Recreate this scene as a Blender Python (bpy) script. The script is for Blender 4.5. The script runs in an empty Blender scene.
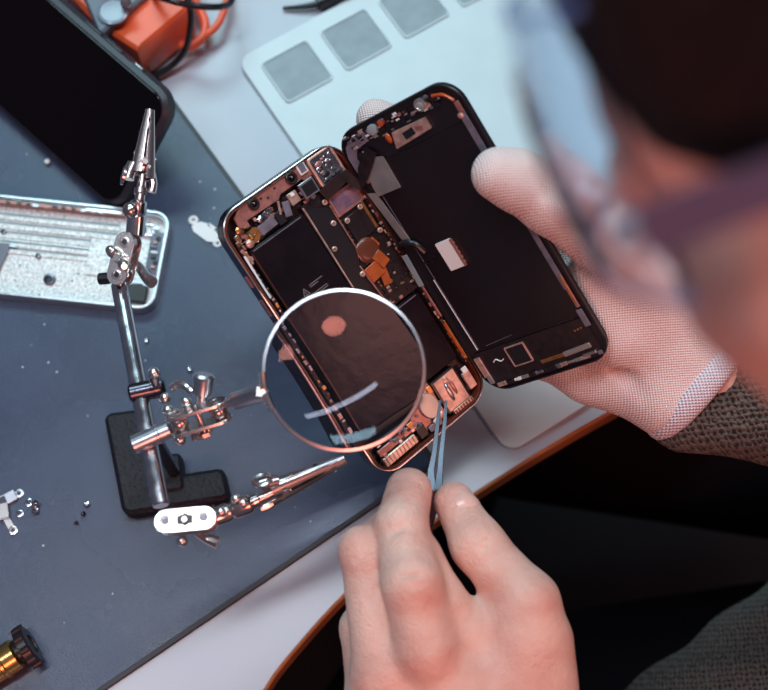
import bpy, bmesh, math, random
import numpy as np
from mathutils import Vector as V, Matrix
random.seed(7)
S = 0.001                      # everything below is written in millimetres
C = bpy.context.scene.collection
PI = math.pi
# ------------------------------------------------------------------ camera geometry (used to measure positions off the photo)
FPX = 1300.0
TILT = math.radians(20)
CAM = V((0, -239.4, 657.8))
RX, FW, UP = V((1, 0, 0)), V((0, math.sin(TILT), -math.cos(TILT))), V((0, math.cos(TILT), math.sin(TILT)))
def P(px, py, z):
    r = RX*((px-384)/FPX) - UP*((py-345)/FPX) + FW
    return CAM + r*((z-CAM.z)/r.z)
# ------------------------------------------------------------------ materials
def srgb(r, g, b):
    f = lambda c: (c/255/12.92) if c/255 <= .04045 else ((c/255+.055)/1.055)**2.4
    return (f(r), f(g), f(b), 1)
def mat(name, col, rough=.5, metal=0., spec=.5, var=0., vscale=60, bump=0., bscale=800, sss=0., col2=None, coat=0., rvar=0., detail=4):
    m = bpy.data.materials.new(name); m.use_nodes = True
    nt = m.node_tree; b = nt.nodes['Principled BSDF']
    b.inputs['Base Color'].default_value = col; b.inputs['Roughness'].default_value = rough
    b.inputs['Metallic'].default_value = metal; b.inputs['Specular IOR Level'].default_value = spec
    b.inputs['Coat Weight'].default_value = coat
    tc = nt.nodes.new('ShaderNodeTexCoord')
    if sss:
        b.inputs['Subsurface Weight'].default_value = sss
        b.inputs['Subsurface Radius'].default_value = (1, .35, .2); b.inputs['Subsurface Scale'].default_value = .004
    if var or col2 or rvar:
        n = nt.nodes.new('ShaderNodeTexNoise'); n.inputs['Scale'].default_value = vscale; n.inputs['Detail'].default_value = detail
        nt.links.new(tc.outputs['Object'], n.inputs['Vector'])
        if var or col2:
            r = nt.nodes.new('ShaderNodeValToRGB'); e = r.color_ramp.elements
            e[0].position = .35; e[1].position = .65
            k = 1-var
            e[0].color = (col[0]*k, col[1]*k, col[2]*k, 1); e[1].color = col2 or tuple(min(1, c*(1+var)) for c in col[:3])+(1,)
            nt.links.new(n.outputs['Fac'], r.inputs['Fac']); nt.links.new(r.outputs['Color'], b.inputs['Base Color'])
        if rvar:
            mr = nt.nodes.new('ShaderNodeMapRange'); mr.inputs['From Min'].default_value = .3; mr.inputs['From Max'].default_value = .7
            mr.inputs['To Min'].default_value = max(0, rough-rvar); mr.inputs['To Max'].default_value = rough+rvar
            nt.links.new(n.outputs['Fac'], mr.inputs['Value']); nt.links.new(mr.outputs['Result'], b.inputs['Roughness'])
    if bump:
        n2 = nt.nodes.new('ShaderNodeTexNoise'); n2.inputs['Scale'].default_value = bscale; n2.inputs['Detail'].default_value = 3
        bp = nt.nodes.new('ShaderNodeBump'); bp.inputs['Strength'].default_value = bump; bp.inputs['Distance'].default_value = .0006
        nt.links.new(tc.outputs['Object'], n2.inputs['Vector']); nt.links.new(n2.outputs['Fac'], bp.inputs['Height'])
        nt.links.new(bp.outputs['Normal'], b.inputs['Normal'])
    return m
def knit(name, col, col2, axis, side, pu, pv, strength, dist, rough=.9, thr=.5, noise=0):
    """knitted fabric: rows along one axis crossed by rows along the other (mm spacings)"""
    m = bpy.data.materials.new(name); m.use_nodes = True
    nt = m.node_tree; L = nt.links; b = nt.nodes['Principled BSDF']; b.inputs['Roughness'].default_value = rough
    b.inputs['Specular IOR Level'].default_value = .15; b.inputs['Sheen Weight'].default_value = .15
    at = nt.nodes.new('ShaderNodeAttribute'); at.attribute_name = 'knit'
    src = at.outputs['Vector']
    if noise:
        nn = nt.nodes.new('ShaderNodeTexNoise'); nn.inputs['Scale'].default_value = noise
        L.new(src, nn.inputs['Vector'])
        ad = nt.nodes.new('ShaderNodeVectorMath'); ad.operation = 'MULTIPLY_ADD'; ad.inputs[1].default_value = (pu*.9,)*3
        L.new(nn.outputs['Color'], ad.inputs[0]); L.new(src, ad.inputs[2]); src = ad.outputs['Vector']
    sp = nt.nodes.new('ShaderNodeSeparateXYZ'); L.new(src, sp.inputs[0])
    def wave(sock, pitch, ph=None):
        a = nt.nodes.new('ShaderNodeMath'); a.operation = 'MULTIPLY'; a.inputs[1].default_value = 2*PI/pitch; L.new(sock, a.inputs[0])
        s = nt.nodes.new('ShaderNodeMath'); s.operation = 'SINE'
        if ph is not None:
            d = nt.nodes.new('ShaderNodeMath'); d.operation = 'ADD'; L.new(a.outputs[0], d.inputs[0]); L.new(ph, d.inputs[1]); L.new(d.outputs[0], s.inputs[0])
        else: L.new(a.outputs[0], s.inputs[0])
        return s.outputs[0]
    w1 = wave(sp.outputs[0], pu)
    w2 = wave(sp.outputs[1], pv)
    mu = nt.nodes.new('ShaderNodeMath'); mu.operation = 'MULTIPLY'; L.new(w1, mu.inputs[0]); L.new(w2, mu.inputs[1])
    mr = nt.nodes.new('ShaderNodeMapRange'); mr.inputs['From Min'].default_value = -1; mr.inputs['From Max'].default_value = 1
    L.new(mu.outputs[0], mr.inputs['Value'])
    bp = nt.nodes.new('ShaderNodeBump'); bp.inputs['Strength'].default_value = strength; bp.inputs['Distance'].default_value = dist
    L.new(mr.outputs[0], bp.inputs['Height']); L.new(bp.outputs['Normal'], b.inputs['Normal'])
    rp = nt.nodes.new('ShaderNodeValToRGB'); rp.color_ramp.elements[0].position = .15; rp.color_ramp.elements[1].position = thr
    rp.color_ramp.elements[0].color = col2; rp.color_ramp.elements[1].color = col
    L.new(mr.outputs[0], rp.inputs['Fac']); L.new(rp.outputs['Color'], b.inputs['Base Color'])
    return m
M_ = {}
def defmats():
    M_['mat'] = mat('slate_rubber', srgb(58, 70, 95), .28, spec=.36, var=.10, vscale=14, bump=.25, bscale=1500, rvar=.06)
    M_['matedge'] = mat('black_rubber_edge', srgb(34, 28, 36), .5)
    M_['top'] = mat('pale_laminate', srgb(168, 172, 184), .3, var=.03, vscale=8, bump=.06)
    M_['wood'] = mat('orange_wood', srgb(186, 116, 70), .45, var=.2, vscale=40, bump=.2, bscale=200)
    M_['floor'] = mat('dark_floor', srgb(13, 10, 13), .8, var=.2, bump=.1, bscale=60)
    M_['tray'] = mat('milky_plastic', srgb(196, 206, 210), .35, var=.02)
    M_['recess'] = mat('grey_recess', srgb(140, 152, 158), .5, var=.1, vscale=90)
    M_['steel'] = mat('polished_steel', srgb(205, 205, 212), .18, 1.0, var=.08, vscale=120, rvar=.08)
    M_['satin'] = mat('satin_steel', srgb(190, 190, 198), .32, 1.0, var=.1, vscale=150)
    M_['nickel'] = mat('nickel', srgb(222, 214, 212), .24, 1.0)
    M_['darksteel'] = mat('dark_steel', srgb(92, 88, 98), .26, 1.0)
    M_['iron'] = mat('black_cast_iron', srgb(24, 25, 33), .55, 0, .35, bump=1.6, bscale=420)
    M_['blk'] = mat('black_plastic', srgb(24, 20, 26), .35)
    M_['blkgloss'] = mat('black_glass', srgb(12, 7, 11), .10, spec=.2)
    M_['case'] = mat('black_soft_case', srgb(38, 38, 48), .45, bump=.1)
    M_['orange'] = mat('orange_plastic', srgb(236, 92, 50), .38)
    M_['grey'] = mat('grey_plastic', srgb(104, 112, 124), .5)
    M_['clear'] = mat('cloudy_plastic', srgb(126, 138, 154), .2)
    M_['orangecord'] = mat('orange_cord', srgb(232, 92, 56), .4)
    M_['blackcord'] = mat('black_cord', srgb(22, 24, 28), .25)
    M_['alu'] = mat('anodised_silver', srgb(214, 212, 214), .3, 1.0)
    M_['speck'] = mat('speckled_white', srgb(178, 180, 180), .4, .2, var=0, vscale=700, col2=srgb(240, 240, 238), bump=.25, bscale=900)
    M_['copper'] = mat('copper_plate', srgb(180, 126, 118), .35, .6, var=.2, vscale=300)
    M_['rose'] = mat('rose_metal', srgb(208, 172, 160), .35, .6, var=.25, vscale=260)
    M_['gold'] = mat('gold_contacts', srgb(196, 146, 92), .3, .9, var=.2, vscale=400)
    M_['kapton'] = mat('amber_film', srgb(176, 78, 36), .25, var=.15, vscale=200)
    M_['umber'] = mat('umber_flex', srgb(104, 50, 34), .25)
    M_['board'] = mat('black_board', srgb(30, 20, 24), .3, var=.4, vscale=300)
    M_['foil'] = mat('crumpled_foil', srgb(170, 168, 176), .2, 1.0, var=.3, vscale=250, bump=1.0, bscale=260)
    M_['mirror'] = mat('grey_mirror_tape', srgb(176, 174, 172), .3, .7, var=.15, vscale=90)
    M_['iris'] = mat('iridescent_film', srgb(70, 90, 130), .12, .5, vscale=130, col2=srgb(206, 140, 140))
    M_['battery'] = mat('battery_wrap', srgb(22, 15, 21), .2, spec=.22, var=.3, vscale=60, bump=.15, bscale=160)
    M_['white'] = mat('white_print', srgb(150, 140, 140), .5)
    M_['panel'] = mat('screen_back_plate', srgb(22, 13, 18), .3, var=.15, vscale=30)
    M_['flexgrey'] = mat('grey_flex', srgb(112, 108, 122), .35, .2, var=.2, vscale=200)
    M_['brass'] = mat('brass', srgb(214, 168, 104), .25, 1.0)
    M_['clipcopper'] = mat('clip_nickel', srgb(196, 180, 178), .24, 1.0)
    M_['skin'] = skin()
    M_['nail'] = mat('nail', srgb(228, 182, 170), .2, sss=.1)
    M_['hair'] = mat('dark_hair', srgb(34, 19, 18), .75, spec=.2, var=.4, vscale=300, bump=1.0, bscale=400)
    M_['trouser'] = mat('black_trousers', srgb(20, 16, 22), .9, spec=.1, bump=.2)
    M_['eye'] = mat('eye_white', srgb(220, 214, 208), .2)
    M_['bead'] = mat('bead', srgb(226, 230, 230), .4)
    g = bpy.data.materials.new('lens_glass'); g.use_nodes = True; b = g.node_tree.nodes['Principled BSDF']
    b.inputs['Transmission Weight'].default_value = 1; b.inputs['Roughness'].default_value = .01; b.inputs['IOR'].default_value = 1.5
    b.inputs['Base Color'].default_value = (.66, .68, .80, 1); M_['glass'] = g
    nt = g.node_tree; out = nt.nodes['Material Output']; df = nt.nodes.new('ShaderNodeBsdfDiffuse'); df.inputs[0].default_value = (.45, .52, .72, 1)  # faint bluish diffuse patches imitate reflected haze on the magnifier
    mx = nt.nodes.new('ShaderNodeMixShader'); nz = nt.nodes.new('ShaderNodeTexNoise'); nz.inputs['Scale'].default_value = 60; nz.inputs['Detail'].default_value = 4
    mr = nt.nodes.new('ShaderNodeMapRange'); mr.inputs['From Min'].default_value = .35; mr.inputs['From Max'].default_value = .75; mr.inputs['To Min'].default_value = .0; mr.inputs['To Max'].default_value = .004
    tc = nt.nodes.new('ShaderNodeTexCoord'); nt.links.new(tc.outputs['Object'], nz.inputs['Vector']); nt.links.new(nz.outputs['Fac'], mr.inputs['Value'])
    nt.links.new(mr.outputs['Result'], mx.inputs[0]); nt.links.new(b.outputs[0], mx.inputs[1]); nt.links.new(df.outputs[0], mx.inputs[2]); nt.links.new(mx.outputs[0], out.inputs['Surface'])
    g = bpy.data.materials.new('goggle_plastic'); g.use_nodes = True; b = g.node_tree.nodes['Principled BSDF']
    b.inputs['Transmission Weight'].default_value = 1; b.inputs['Roughness'].default_value = .05; b.inputs['IOR'].default_value = 1.15
    b.inputs['Base Color'].default_value = (.86, .9, .98, 1); M_['goggle'] = g
    M_['temple'] = mat('violet_grey_plastic', srgb(104, 88, 112), .3)
    M_['bluerim'] = mat('blue_plastic_rim', srgb(120, 150, 215), .3)
def skin():
    m = mat('skin', srgb(212, 150, 132), .46, sss=.12, spec=.35)
    nt = m.node_tree; L = nt.links; b = nt.nodes['Principled BSDF']; tc = nt.nodes['Texture Coordinate']
    n = nt.nodes.new('ShaderNodeTexNoise'); n.inputs['Scale'].default_value = 55; n.inputs['Detail'].default_value = 5
    r = nt.nodes.new('ShaderNodeValToRGB'); r.color_ramp.elements[0].position = .35; r.color_ramp.elements[1].position = .68
    r.color_ramp.elements[0].color = srgb(224, 188, 174); r.color_ramp.elements[1].color = srgb(210, 160, 147)
    L.new(tc.outputs['Object'], n.inputs['Vector']); L.new(n.outputs['Fac'], r.inputs['Fac']); L.new(r.outputs['Color'], b.inputs['Base Color'])
    v = nt.nodes.new('ShaderNodeTexVoronoi'); v.inputs['Scale'].default_value = 900
    n3 = nt.nodes.new('ShaderNodeTexNoise'); n3.inputs['Scale'].default_value = 260; n3.inputs['Detail'].default_value = 5
    mx = nt.nodes.new('ShaderNodeMath'); mx.operation = 'MULTIPLY_ADD'; mx.inputs[1].default_value = .36
    L.new(tc.outputs['Object'], v.inputs['Vector']); L.new(tc.outputs['Object'], n3.inputs['Vector'])
    L.new(v.outputs['Distance'], mx.inputs[0]); L.new(n3.outputs['Fac'], mx.inputs[2])
    bp = nt.nodes.new('ShaderNodeBump'); bp.inputs['Strength'].default_value = .8; bp.inputs['Distance'].default_value = .0008
    L.new(mx.outputs[0], bp.inputs['Height']); L.new(bp.outputs['Normal'], b.inputs['Normal'])
    return m
defmats()
nt = M_['mat'].node_tree; b = nt.nodes['Principled BSDF']; src = b.inputs['Base Color'].links[0].from_socket
vo = nt.nodes.new('ShaderNodeTexVoronoi'); vo.inputs['Scale'].default_value = 110; vo.inputs['Randomness'].default_value = 1
rp = nt.nodes.new('ShaderNodeValToRGB'); rp.color_ramp.elements[0].position = .045; rp.color_ramp.elements[0].color = (1, 1, 1, 1); rp.color_ramp.elements[1].position = .08; rp.color_ramp.elements[1].color = (0, 0, 0, 1)
no = nt.nodes.new('ShaderNodeTexNoise'); no.inputs['Scale'].default_value = 45; mul = nt.nodes.new('ShaderNodeMath'); mul.operation = 'MULTIPLY'
gt = nt.nodes.new('ShaderNodeMath'); gt.operation = 'GREATER_THAN'; gt.inputs[1].default_value = .52
nt.links.new(nt.nodes['Texture Coordinate'].outputs['Object'], vo.inputs['Vector']); nt.links.new(nt.nodes['Texture Coordinate'].outputs['Object'], no.inputs['Vector'])
nt.links.new(vo.outputs['Distance'], rp.inputs['Fac']); nt.links.new(no.outputs['Fac'], gt.inputs[0]); nt.links.new(rp.outputs['Color'], mul.inputs[0]); nt.links.new(gt.outputs[0], mul.inputs[1])
mxc = nt.nodes.new('ShaderNodeMixRGB'); mxc.inputs[2].default_value = srgb(190, 196, 206); nt.links.new(mul.outputs[0], mxc.inputs[0]); nt.links.new(src, mxc.inputs[1]); nt.links.new(mxc.outputs[0], b.inputs['Base Color'])
# ------------------------------------------------------------------ mesh builder (one G = one mesh)
def frame_to(d, hint=V((0, 0, 1))):
    z = V(d).normalized(); h = V(hint)
    if abs(z.dot(h.normalized())) > .97: h = V((1, 0, 0)) if abs(z.x) < .9 else V((0, 1, 0))
    x = h.cross(z).normalized(); y = z.cross(x)
    return Matrix((x, y, z)).transposed()
def rrect(x0, y0, x1, y1, r, n=6):
    pts = []
    for cx, cy, a0 in ((x1-r, y1-r, 0), (x0+r, y1-r, 90), (x0+r, y0+r, 180), (x1-r, y0+r, 270)):
        for i in range(n+1):
            a = math.radians(a0+90*i/n); pts.append((cx+r*math.cos(a), cy+r*math.sin(a)))
    return pts
class G:
    def __init__(s): s.bm = bmesh.new(); s.mats = []; s.X = Matrix.Identity(4)
    def mi(s, m):
        if m not in s.mats: s.mats.append(m)
        return s.mats.index(m)
    def _v(s, p): return s.bm.verts.new(s.X @ V(p))
    def _f(s, vs, k):
        try: f = s.bm.faces.new(vs)
        except ValueError: return None
        f.material_index = k; return f
    def at(s, origin, M=None):
        s.X = Matrix.Translation(V(origin)) @ (M.to_4x4() if M else Matrix.Identity(4)); return s
    def box(s, c, d, m, rz=0, bev=0.):
        k = s.mi(m); c = V(c); cs, sn = math.cos(rz), math.sin(rz)
        hx, hy, hz = d[0]/2, d[1]/2, d[2]/2
        b = min(bev, hx*.9, hy*.9, hz*.9)
        if b <= 0:
            vs = []
            for x, y, z in ((-1,-1,-1),(1,-1,-1),(1,1,-1),(-1,1,-1),(-1,-1,1),(1,-1,1),(1,1,1),(-1,1,1)):
                X, Y = x*hx, y*hy; vs.append(s._v(c+V((X*cs-Y*sn, X*sn+Y*cs, z*hz))))
            for f in ((0,3,2,1),(4,5,6,7),(0,1,5,4),(1,2,6,5),(2,3,7,6),(3,0,4,7)): s._f([vs[i] for i in f], k)
        else:
            o = rrect(-hx, -hy, hx, hy, b, 3); i = rrect(-hx+b*.7, -hy+b*.7, hx-b*.7, hy-b*.7, b*.4, 3)
            R = lambda q, z: [s._v(c+V((x*cs-y*sn, x*sn+y*cs, z))) for x, y in q]
            rings = [R(i, -hz), R(o, -hz+b*.7), R(o, hz-b*.7), R(i, hz)]
            s._loft(rings, k)
        return s
    def _loft(s, rings, k, caps=True, closed=True):
        n = len(rings[0])
        for a, b in zip(rings, rings[1:]):
            for i in range(n if closed else n-1):
                s._f([a[i], a[(i+1) % n], b[(i+1) % n], b[i]], k)
        if caps: s._f(rings[0][::-1], k); s._f(rings[-1], k)
    def prism(s, out, z0, z1, m, bev=0.):
        k = s.mi(m); n = len(out); c = V((sum(p[0] for p in out)/n, sum(p[1] for p in out)/n))
        def ring(z, ins):
            r = []
            for i, p in enumerate(out):
                a, b = V(out[i-1]), V(out[(i+1) % n]); t = (b-a).normalized() if (b-a).length else V((1, 0))
                q = V(p)+V((-t.y, t.x))*ins
                r.append(s._v((q.x, q.y, z)))
            return r
        if bev: s._loft([ring(z0, bev), ring(z0+bev, 0), ring(z1-bev, 0), ring(z1, bev)], k)
        else: s._loft([ring(z0, 0), ring(z1, 0)], k)
        return s
    def ring(s, out, inn, z0, z1, m, bev=0.):
        k = s.mi(m); n = len(out)
        o0 = [s._v((*p, z0)) for p in out]; i0 = [s._v((*p, z0)) for p in inn]
        if bev:
            lerp = lambda a, b, t: (a[0]+(b[0]-a[0])*t, a[1]+(b[1]-a[1])*t)
            o1 = [s._v((*p, z1-bev)) for p in out]; o2 = [s._v((*lerp(p, q, .3), z1)) for p, q in zip(out, inn)]
            i2 = [s._v((*lerp(q, p, .2), z1)) for p, q in zip(out, inn)]
            seq = [i0, o0, o1, o2, i2]
        else:
            seq = [i0, o0, [s._v((*p, z1)) for p in out], [s._v((*p, z1)) for p in inn]]
        seq.append(seq[0])
        for a, b in zip(seq, seq[1:]):
            for i in range(n): s._f([a[i], a[(i+1) % n], b[(i+1) % n], b[i]], k)
        return s
    def lathe(s, prof, a, axis, m, seg=24, hint=V((0, 0, 1)), sx=1., sy=1.):
        """prof: (radius, height) pairs along axis from a"""
        k = s.mi(m); F = frame_to(axis, hint); a = V(a); rings = []
        for r, h in prof:
            rings.append([s._v(a+F@V((r*sx*math.cos(2*PI*i/seg), r*sy*math.sin(2*PI*i/seg), h))) for i in range(seg)])
        s._loft(rings, k); return s
    def cyl(s, a, b, r, m, r2=None, seg=20, bev=.15):
        a, b = V(a), V(b); L = (b-a).length; r2 = r if r2 is None else r2; e = min(bev*r, L*.2)
        return s.lathe([(r-e, 0), (r, e), (r2, L-e), (r2-e, L)], a, b-a, m, seg)
    def ball(s, c, r, m, seg=16, sc=(1, 1, 1)):
        k = s.mi(m); c = V(c); rings = []
        for j in range(1, seg//2):
            t = PI*j/(seg//2)
            rings.append([s._v(c+V((r*sc[0]*math.sin(t)*math.cos(2*PI*i/seg), r*sc[1]*math.sin(t)*math.sin(2*PI*i/seg), -r*sc[2]*math.cos(t)))) for i in range(seg)])
        s._loft(rings, k, caps=False)
        b, t = s._v(c-V((0, 0, r*sc[2]))), s._v(c+V((0, 0, r*sc[2])))
        for i in range(seg): s._f([b, rings[0][(i+1) % seg], rings[0][i]], k); s._f([t, rings[-1][i], rings[-1][(i+1) % seg]], k)
        return s
    def tube(s, pts, r, m, seg=10, closed=False, sm=4):
        k = s.mi(m); pts = [V(p) for p in pts]
        if sm > 1:                                             # Catmull-Rom
            q = []; n = len(pts)
            for i in range(n if closed else n-1):
                g = (lambda j: pts[j % n]) if closed else (lambda j: pts[max(0, min(n-1, j))])
                p0, p1, p2, p3 = g(i-1), g(i), g(i+1), g(i+2)
                for j in range(sm):
                    t = j/sm; q.append(.5*((2*p1)+(p2-p0)*t+(2*p0-5*p1+4*p2-p3)*t*t+(3*p1-p0-3*p2+p3)*t**3))
            if not closed: q.append(pts[-1])
            pts = q
        n = len(pts); rings = []; x = None
        rr = r if callable(r) else (lambda t: r)
        for i, p in enumerate(pts):
            d = (pts[(i+1) % n]-pts[i-1]) if closed else (pts[min(n-1, i+1)]-pts[max(0, i-1)])
            d.normalize()
            x = frame_to(d).col[0] if x is None else (x-d*x.dot(d)).normalized()
            y = d.cross(x); w = rr(i/(n-1))
            rings.append([s._v(p+(x*math.cos(2*PI*j/seg)+y*math.sin(2*PI*j/seg))*w) for j in range(seg)])
        if closed:
            s._loft(rings, k, caps=False)
            a, b = rings[-1], rings[0]
            for i in range(seg): s._f([a[i], a[(i+1) % seg], b[(i+1) % seg], b[i]], k)
        else: s._loft(rings, k)
        return s
XF = {}
def thing(name, label, cat, loc, M=None, group=None):
    o = bpy.data.objects.new(name, None); C.objects.link(o); o.empty_display_size = .01
    X = Matrix.Translation(V(loc)) @ (M.to_4x4() if M else Matrix.Identity(4)); XF[o.name] = X
    o.location = V(loc)*S
    if M: o.rotation_euler = M.to_euler()
    o['label'] = label; o['category'] = cat
    if group: o['group'] = group
    return o
def obj(name, g, parent=None, local=False, angle=35, loc=None):
    """link a builder as ONE mesh object; geometry given in world mm unless local"""
    bm = g.bm; bmesh.ops.recalc_face_normals(bm, faces=bm.faces)
    if parent is not None and not local:
        q = parent; X = XF.get(parent.name, Matrix.Identity(4)).inverted(); bm.transform(X)
    if loc is not None: bm.transform(Matrix.Translation(-V(loc)))
    bm.transform(Matrix.Scale(S, 4))
    for f in bm.faces: f.smooth = True
    a = math.radians(angle)
    for e in bm.edges:
        if len(e.link_faces) == 2 and e.calc_face_angle(0) > a: e.smooth = False
    me = bpy.data.meshes.new(name); bm.to_mesh(me); bm.free()
    for m in g.mats: me.materials.append(M_[m])
    o = bpy.data.objects.new(name, me); C.objects.link(o)
    if parent is not None: o.parent = parent; XF[o.name] = XF.get(parent.name, Matrix.Identity(4))
    if loc is not None: o.location = V(loc)*S
    return o
def tag(o, label, cat, group=None):
    o['label'] = label; o['category'] = cat
    if group: o['group'] = group
    return o
def struct(o): o['kind'] = 'structure'; return o
# ------------------------------------------------------------------ signed-distance modelling for bodies and cloth
def rc(Q, a, b, ra, rb):
    a = np.array(a, np.float32); b = np.array(b, np.float32); ba = b-a; pa = Q-a
    h = np.clip((pa@ba)/max(1e-6, float(ba@ba)), 0, 1)
    return np.linalg.norm(pa-h[..., None]*ba, axis=-1)-(ra+(rb-ra)*h)
def smin(a, b, k):
    h = np.clip(.5+.5*(b-a)/k, 0, 1); return b*(1-h)+a*h-k*h*(1-h)
def smax(a, b, k): return -smin(-a, -b, k)
def ell(Q, c, M, r):
    q = (Q-np.array(c, np.float32))@np.array(M, np.float32)    # columns of M = axes
    r = np.array(r, np.float32); k0 = np.linalg.norm(q/r, axis=-1); k1 = np.linalg.norm(q/(r*r), axis=-1)+1e-9
    return k0*(k0-1)/k1
def nets(fn, lo, hi, h):
    lo = np.array(lo, float); n = np.ceil((np.array(hi, float)-lo)/h).astype(int)+1
    ax = [lo[i]+h*np.arange(n[i]) for i in range(3)]
    D = np.empty(n, np.float32)
    for i in range(n[0]):
        Y, Z = np.meshgrid(ax[1], ax[2], indexing='ij')
        D[i] = fn(np.stack([np.full_like(Y, ax[0][i]), Y, Z], -1).astype(np.float32))
    s = D < 0
    sh = tuple(n-1); acc = np.zeros(sh+(3,)); cnt = np.zeros(sh)
    cor = lambda A, o: A[o[0]:o[0]+sh[0], o[1]:o[1]+sh[1], o[2]:o[2]+sh[2]]
    for d in range(3):
        for p in range(2):
            for q in range(2):
                o = [0, 0, 0]; e = [i for i in range(3) if i != d]; o[e[0]] = p; o[e[1]] = q
                o2 = list(o); o2[d] = 1
                a, b = cor(D, o), cor(D, o2); m = (a < 0) != (b < 0)
                t = np.where(m, a/np.where(m, a-b, 1), 0)
                for i in range(3): acc[..., i] += np.where(m, (o[i]+(t if i == d else 0)), 0)
                cnt += m
    act = cnt > 0; idx = -np.ones(sh, int); idx[act] = np.arange(act.sum())
    pos = np.argwhere(act)+acc[act]/cnt[act][:, None]; verts = lo+pos*h
    F = []
    for d in range(3):
        e = [(d+1) % 3, (d+2) % 3]
        sl0 = [slice(None)]*3; sl1 = [slice(None)]*3; sl0[d] = slice(0, -1); sl1[d] = slice(1, None)
        for x in e: sl0[x] = sl1[x] = slice(1, -1)
        a, b = s[tuple(sl0)], s[tuple(sl1)]
        for flip in (0, 1):
            w = np.argwhere((a & ~b) if not flip else (~a & b))
            if not len(w): continue
            w[:, e[0]] += 1; w[:, e[1]] += 1
            def I(d0, d1):
                k = w.copy(); k[:, e[0]] += d0; k[:, e[1]] += d1; return idx[k[:, 0], k[:, 1], k[:, 2]]
            q = np.stack([I(-1, -1), I(0, -1), I(0, 0), I(-1, 0)], 1)
            F.append(q[:, ::-1] if flip else q)
    return verts, np.concatenate(F)
def meshobj(name, pieces, mats, parent, smooth=1):
    """pieces: list of (verts mm world, quads, material index, knit coords or None)"""
    X = XF[parent.name].inverted(); off = 0; Vs = []; Fs = []; Mi = []; K = []
    for vv, ff, k, kn in pieces:
        Vs.append(vv); Fs.append(ff+off); off += len(vv); Mi += [k]*len(ff); K.append(kn if kn is not None else np.zeros((len(vv), 3)))
    vv = np.concatenate(Vs); ff = np.concatenate(Fs); K = np.concatenate(K)
    R = np.array(X.to_3x3()); t = np.array(X.translation); vv = (vv@R.T+t)*S
    me = bpy.data.meshes.new(name); me.vertices.add(len(vv)); me.vertices.foreach_set('co', vv.astype(np.float32).ravel())
    me.loops.add(len(ff)*4); me.loops.foreach_set('vertex_index', ff.astype(np.int32).ravel())
    me.polygons.add(len(ff)); me.polygons.foreach_set('loop_start', np.arange(0, len(ff)*4, 4, dtype=np.int32))
    me.polygons.foreach_set('material_index', np.array(Mi, np.int32)); me.polygons.foreach_set('use_smooth', np.ones(len(ff), bool))
    at = me.attributes.new('knit', 'FLOAT_VECTOR', 'POINT'); at.data.foreach_set('vector', K.astype(np.float32).ravel())
    me.update(calc_edges=True); me.validate()
    for m in mats: me.materials.append(M_[m])
    o = bpy.data.objects.new(name, me); C.objects.link(o); o.parent = parent
    if smooth:
        sm = o.modifiers.new('smooth', 'SMOOTH'); sm.factor = .5; sm.iterations = smooth
    return o
exec_parts = []
#@@PART_SETTING
# ================================================================== the desk and the floor
desk = thing('desk', 'pale laminate desk with a curved orange wooden front edge', 'desk', P(300, 300, -745))
EDGE = [(210, 790), (262, 690), (300, 640), (345, 591), (390, 552), (430, 521), (470, 494), (520, 462), (560, 438), (600, 415), (680, 372), (768, 330)]
front = [P(x, y, 0) for x, y in EDGE]
front = [V((front[0].x-40, front[0].y-120, 0))]+front+[V((238, 40, 0)), V((262, 100, 0)), V((270, 420, 0))]
out = [(p.x, p.y) for p in front]+[(-520, 420), (-520, front[0].y)]
def smooth_poly(pts, n=4):
    q = []
    for i in range(len(pts)-1):
        g = lambda j: V(pts[max(0, min(len(pts)-1, j))])
        p0, p1, p2, p3 = g(i-1), g(i), g(i+1), g(i+2)
        for j in range(n):
            t = j/n; v = .5*((2*p1)+(p2-p0)*t+(2*p0-5*p1+4*p2-p3)*t*t+(3*p1-p0-3*p2+p3)*t**3); q.append((v.x, v.y))
    q.append(tuple(pts[-1][:2])); return q
fr = smooth_poly([(p.x, p.y) for p in front])
out = fr+[(-520, 420), (-520, fr[0][1])]
g = G(); g.prism(out, -25, -3, 'top'); obj('tabletop', g, desk)
g = G()                                                        # wooden edge band follows the curve
k = g.mi('wood'); rings = []
for i, p in enumerate(fr):
    a, b = V(fr[max(0, i-1)]), V(fr[min(len(fr)-1, i+1)]); t = (b-a).normalized(); n = V((t.y, -t.x))
    q = V(p)
    rings.append([g._v((*(q+n*o), z)) for o, z in ((-2.5, -25), (0.5, -25), (1.6, -23), (1.6, -4.2), (.6, -3), (-2.5, -3))])
g._loft(rings, k); obj('edge_band', g, desk)
g = G()
kt = g.mi('top'); g.prism([(x, y) for x, y in out], -3, -2.2, 'top'); obj('laminate', g, desk)
for x, y in ((-480, 380), (230, 380), (-480, -380)):
    g = G(); g.box((x, y, -385), (50, 50, 720), 'blk', bev=3); obj('leg', g, desk)
g = G(); g.box((0, 0, -760), (3000, 3000, 30), 'floor'); struct(obj('floor', g))
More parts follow.
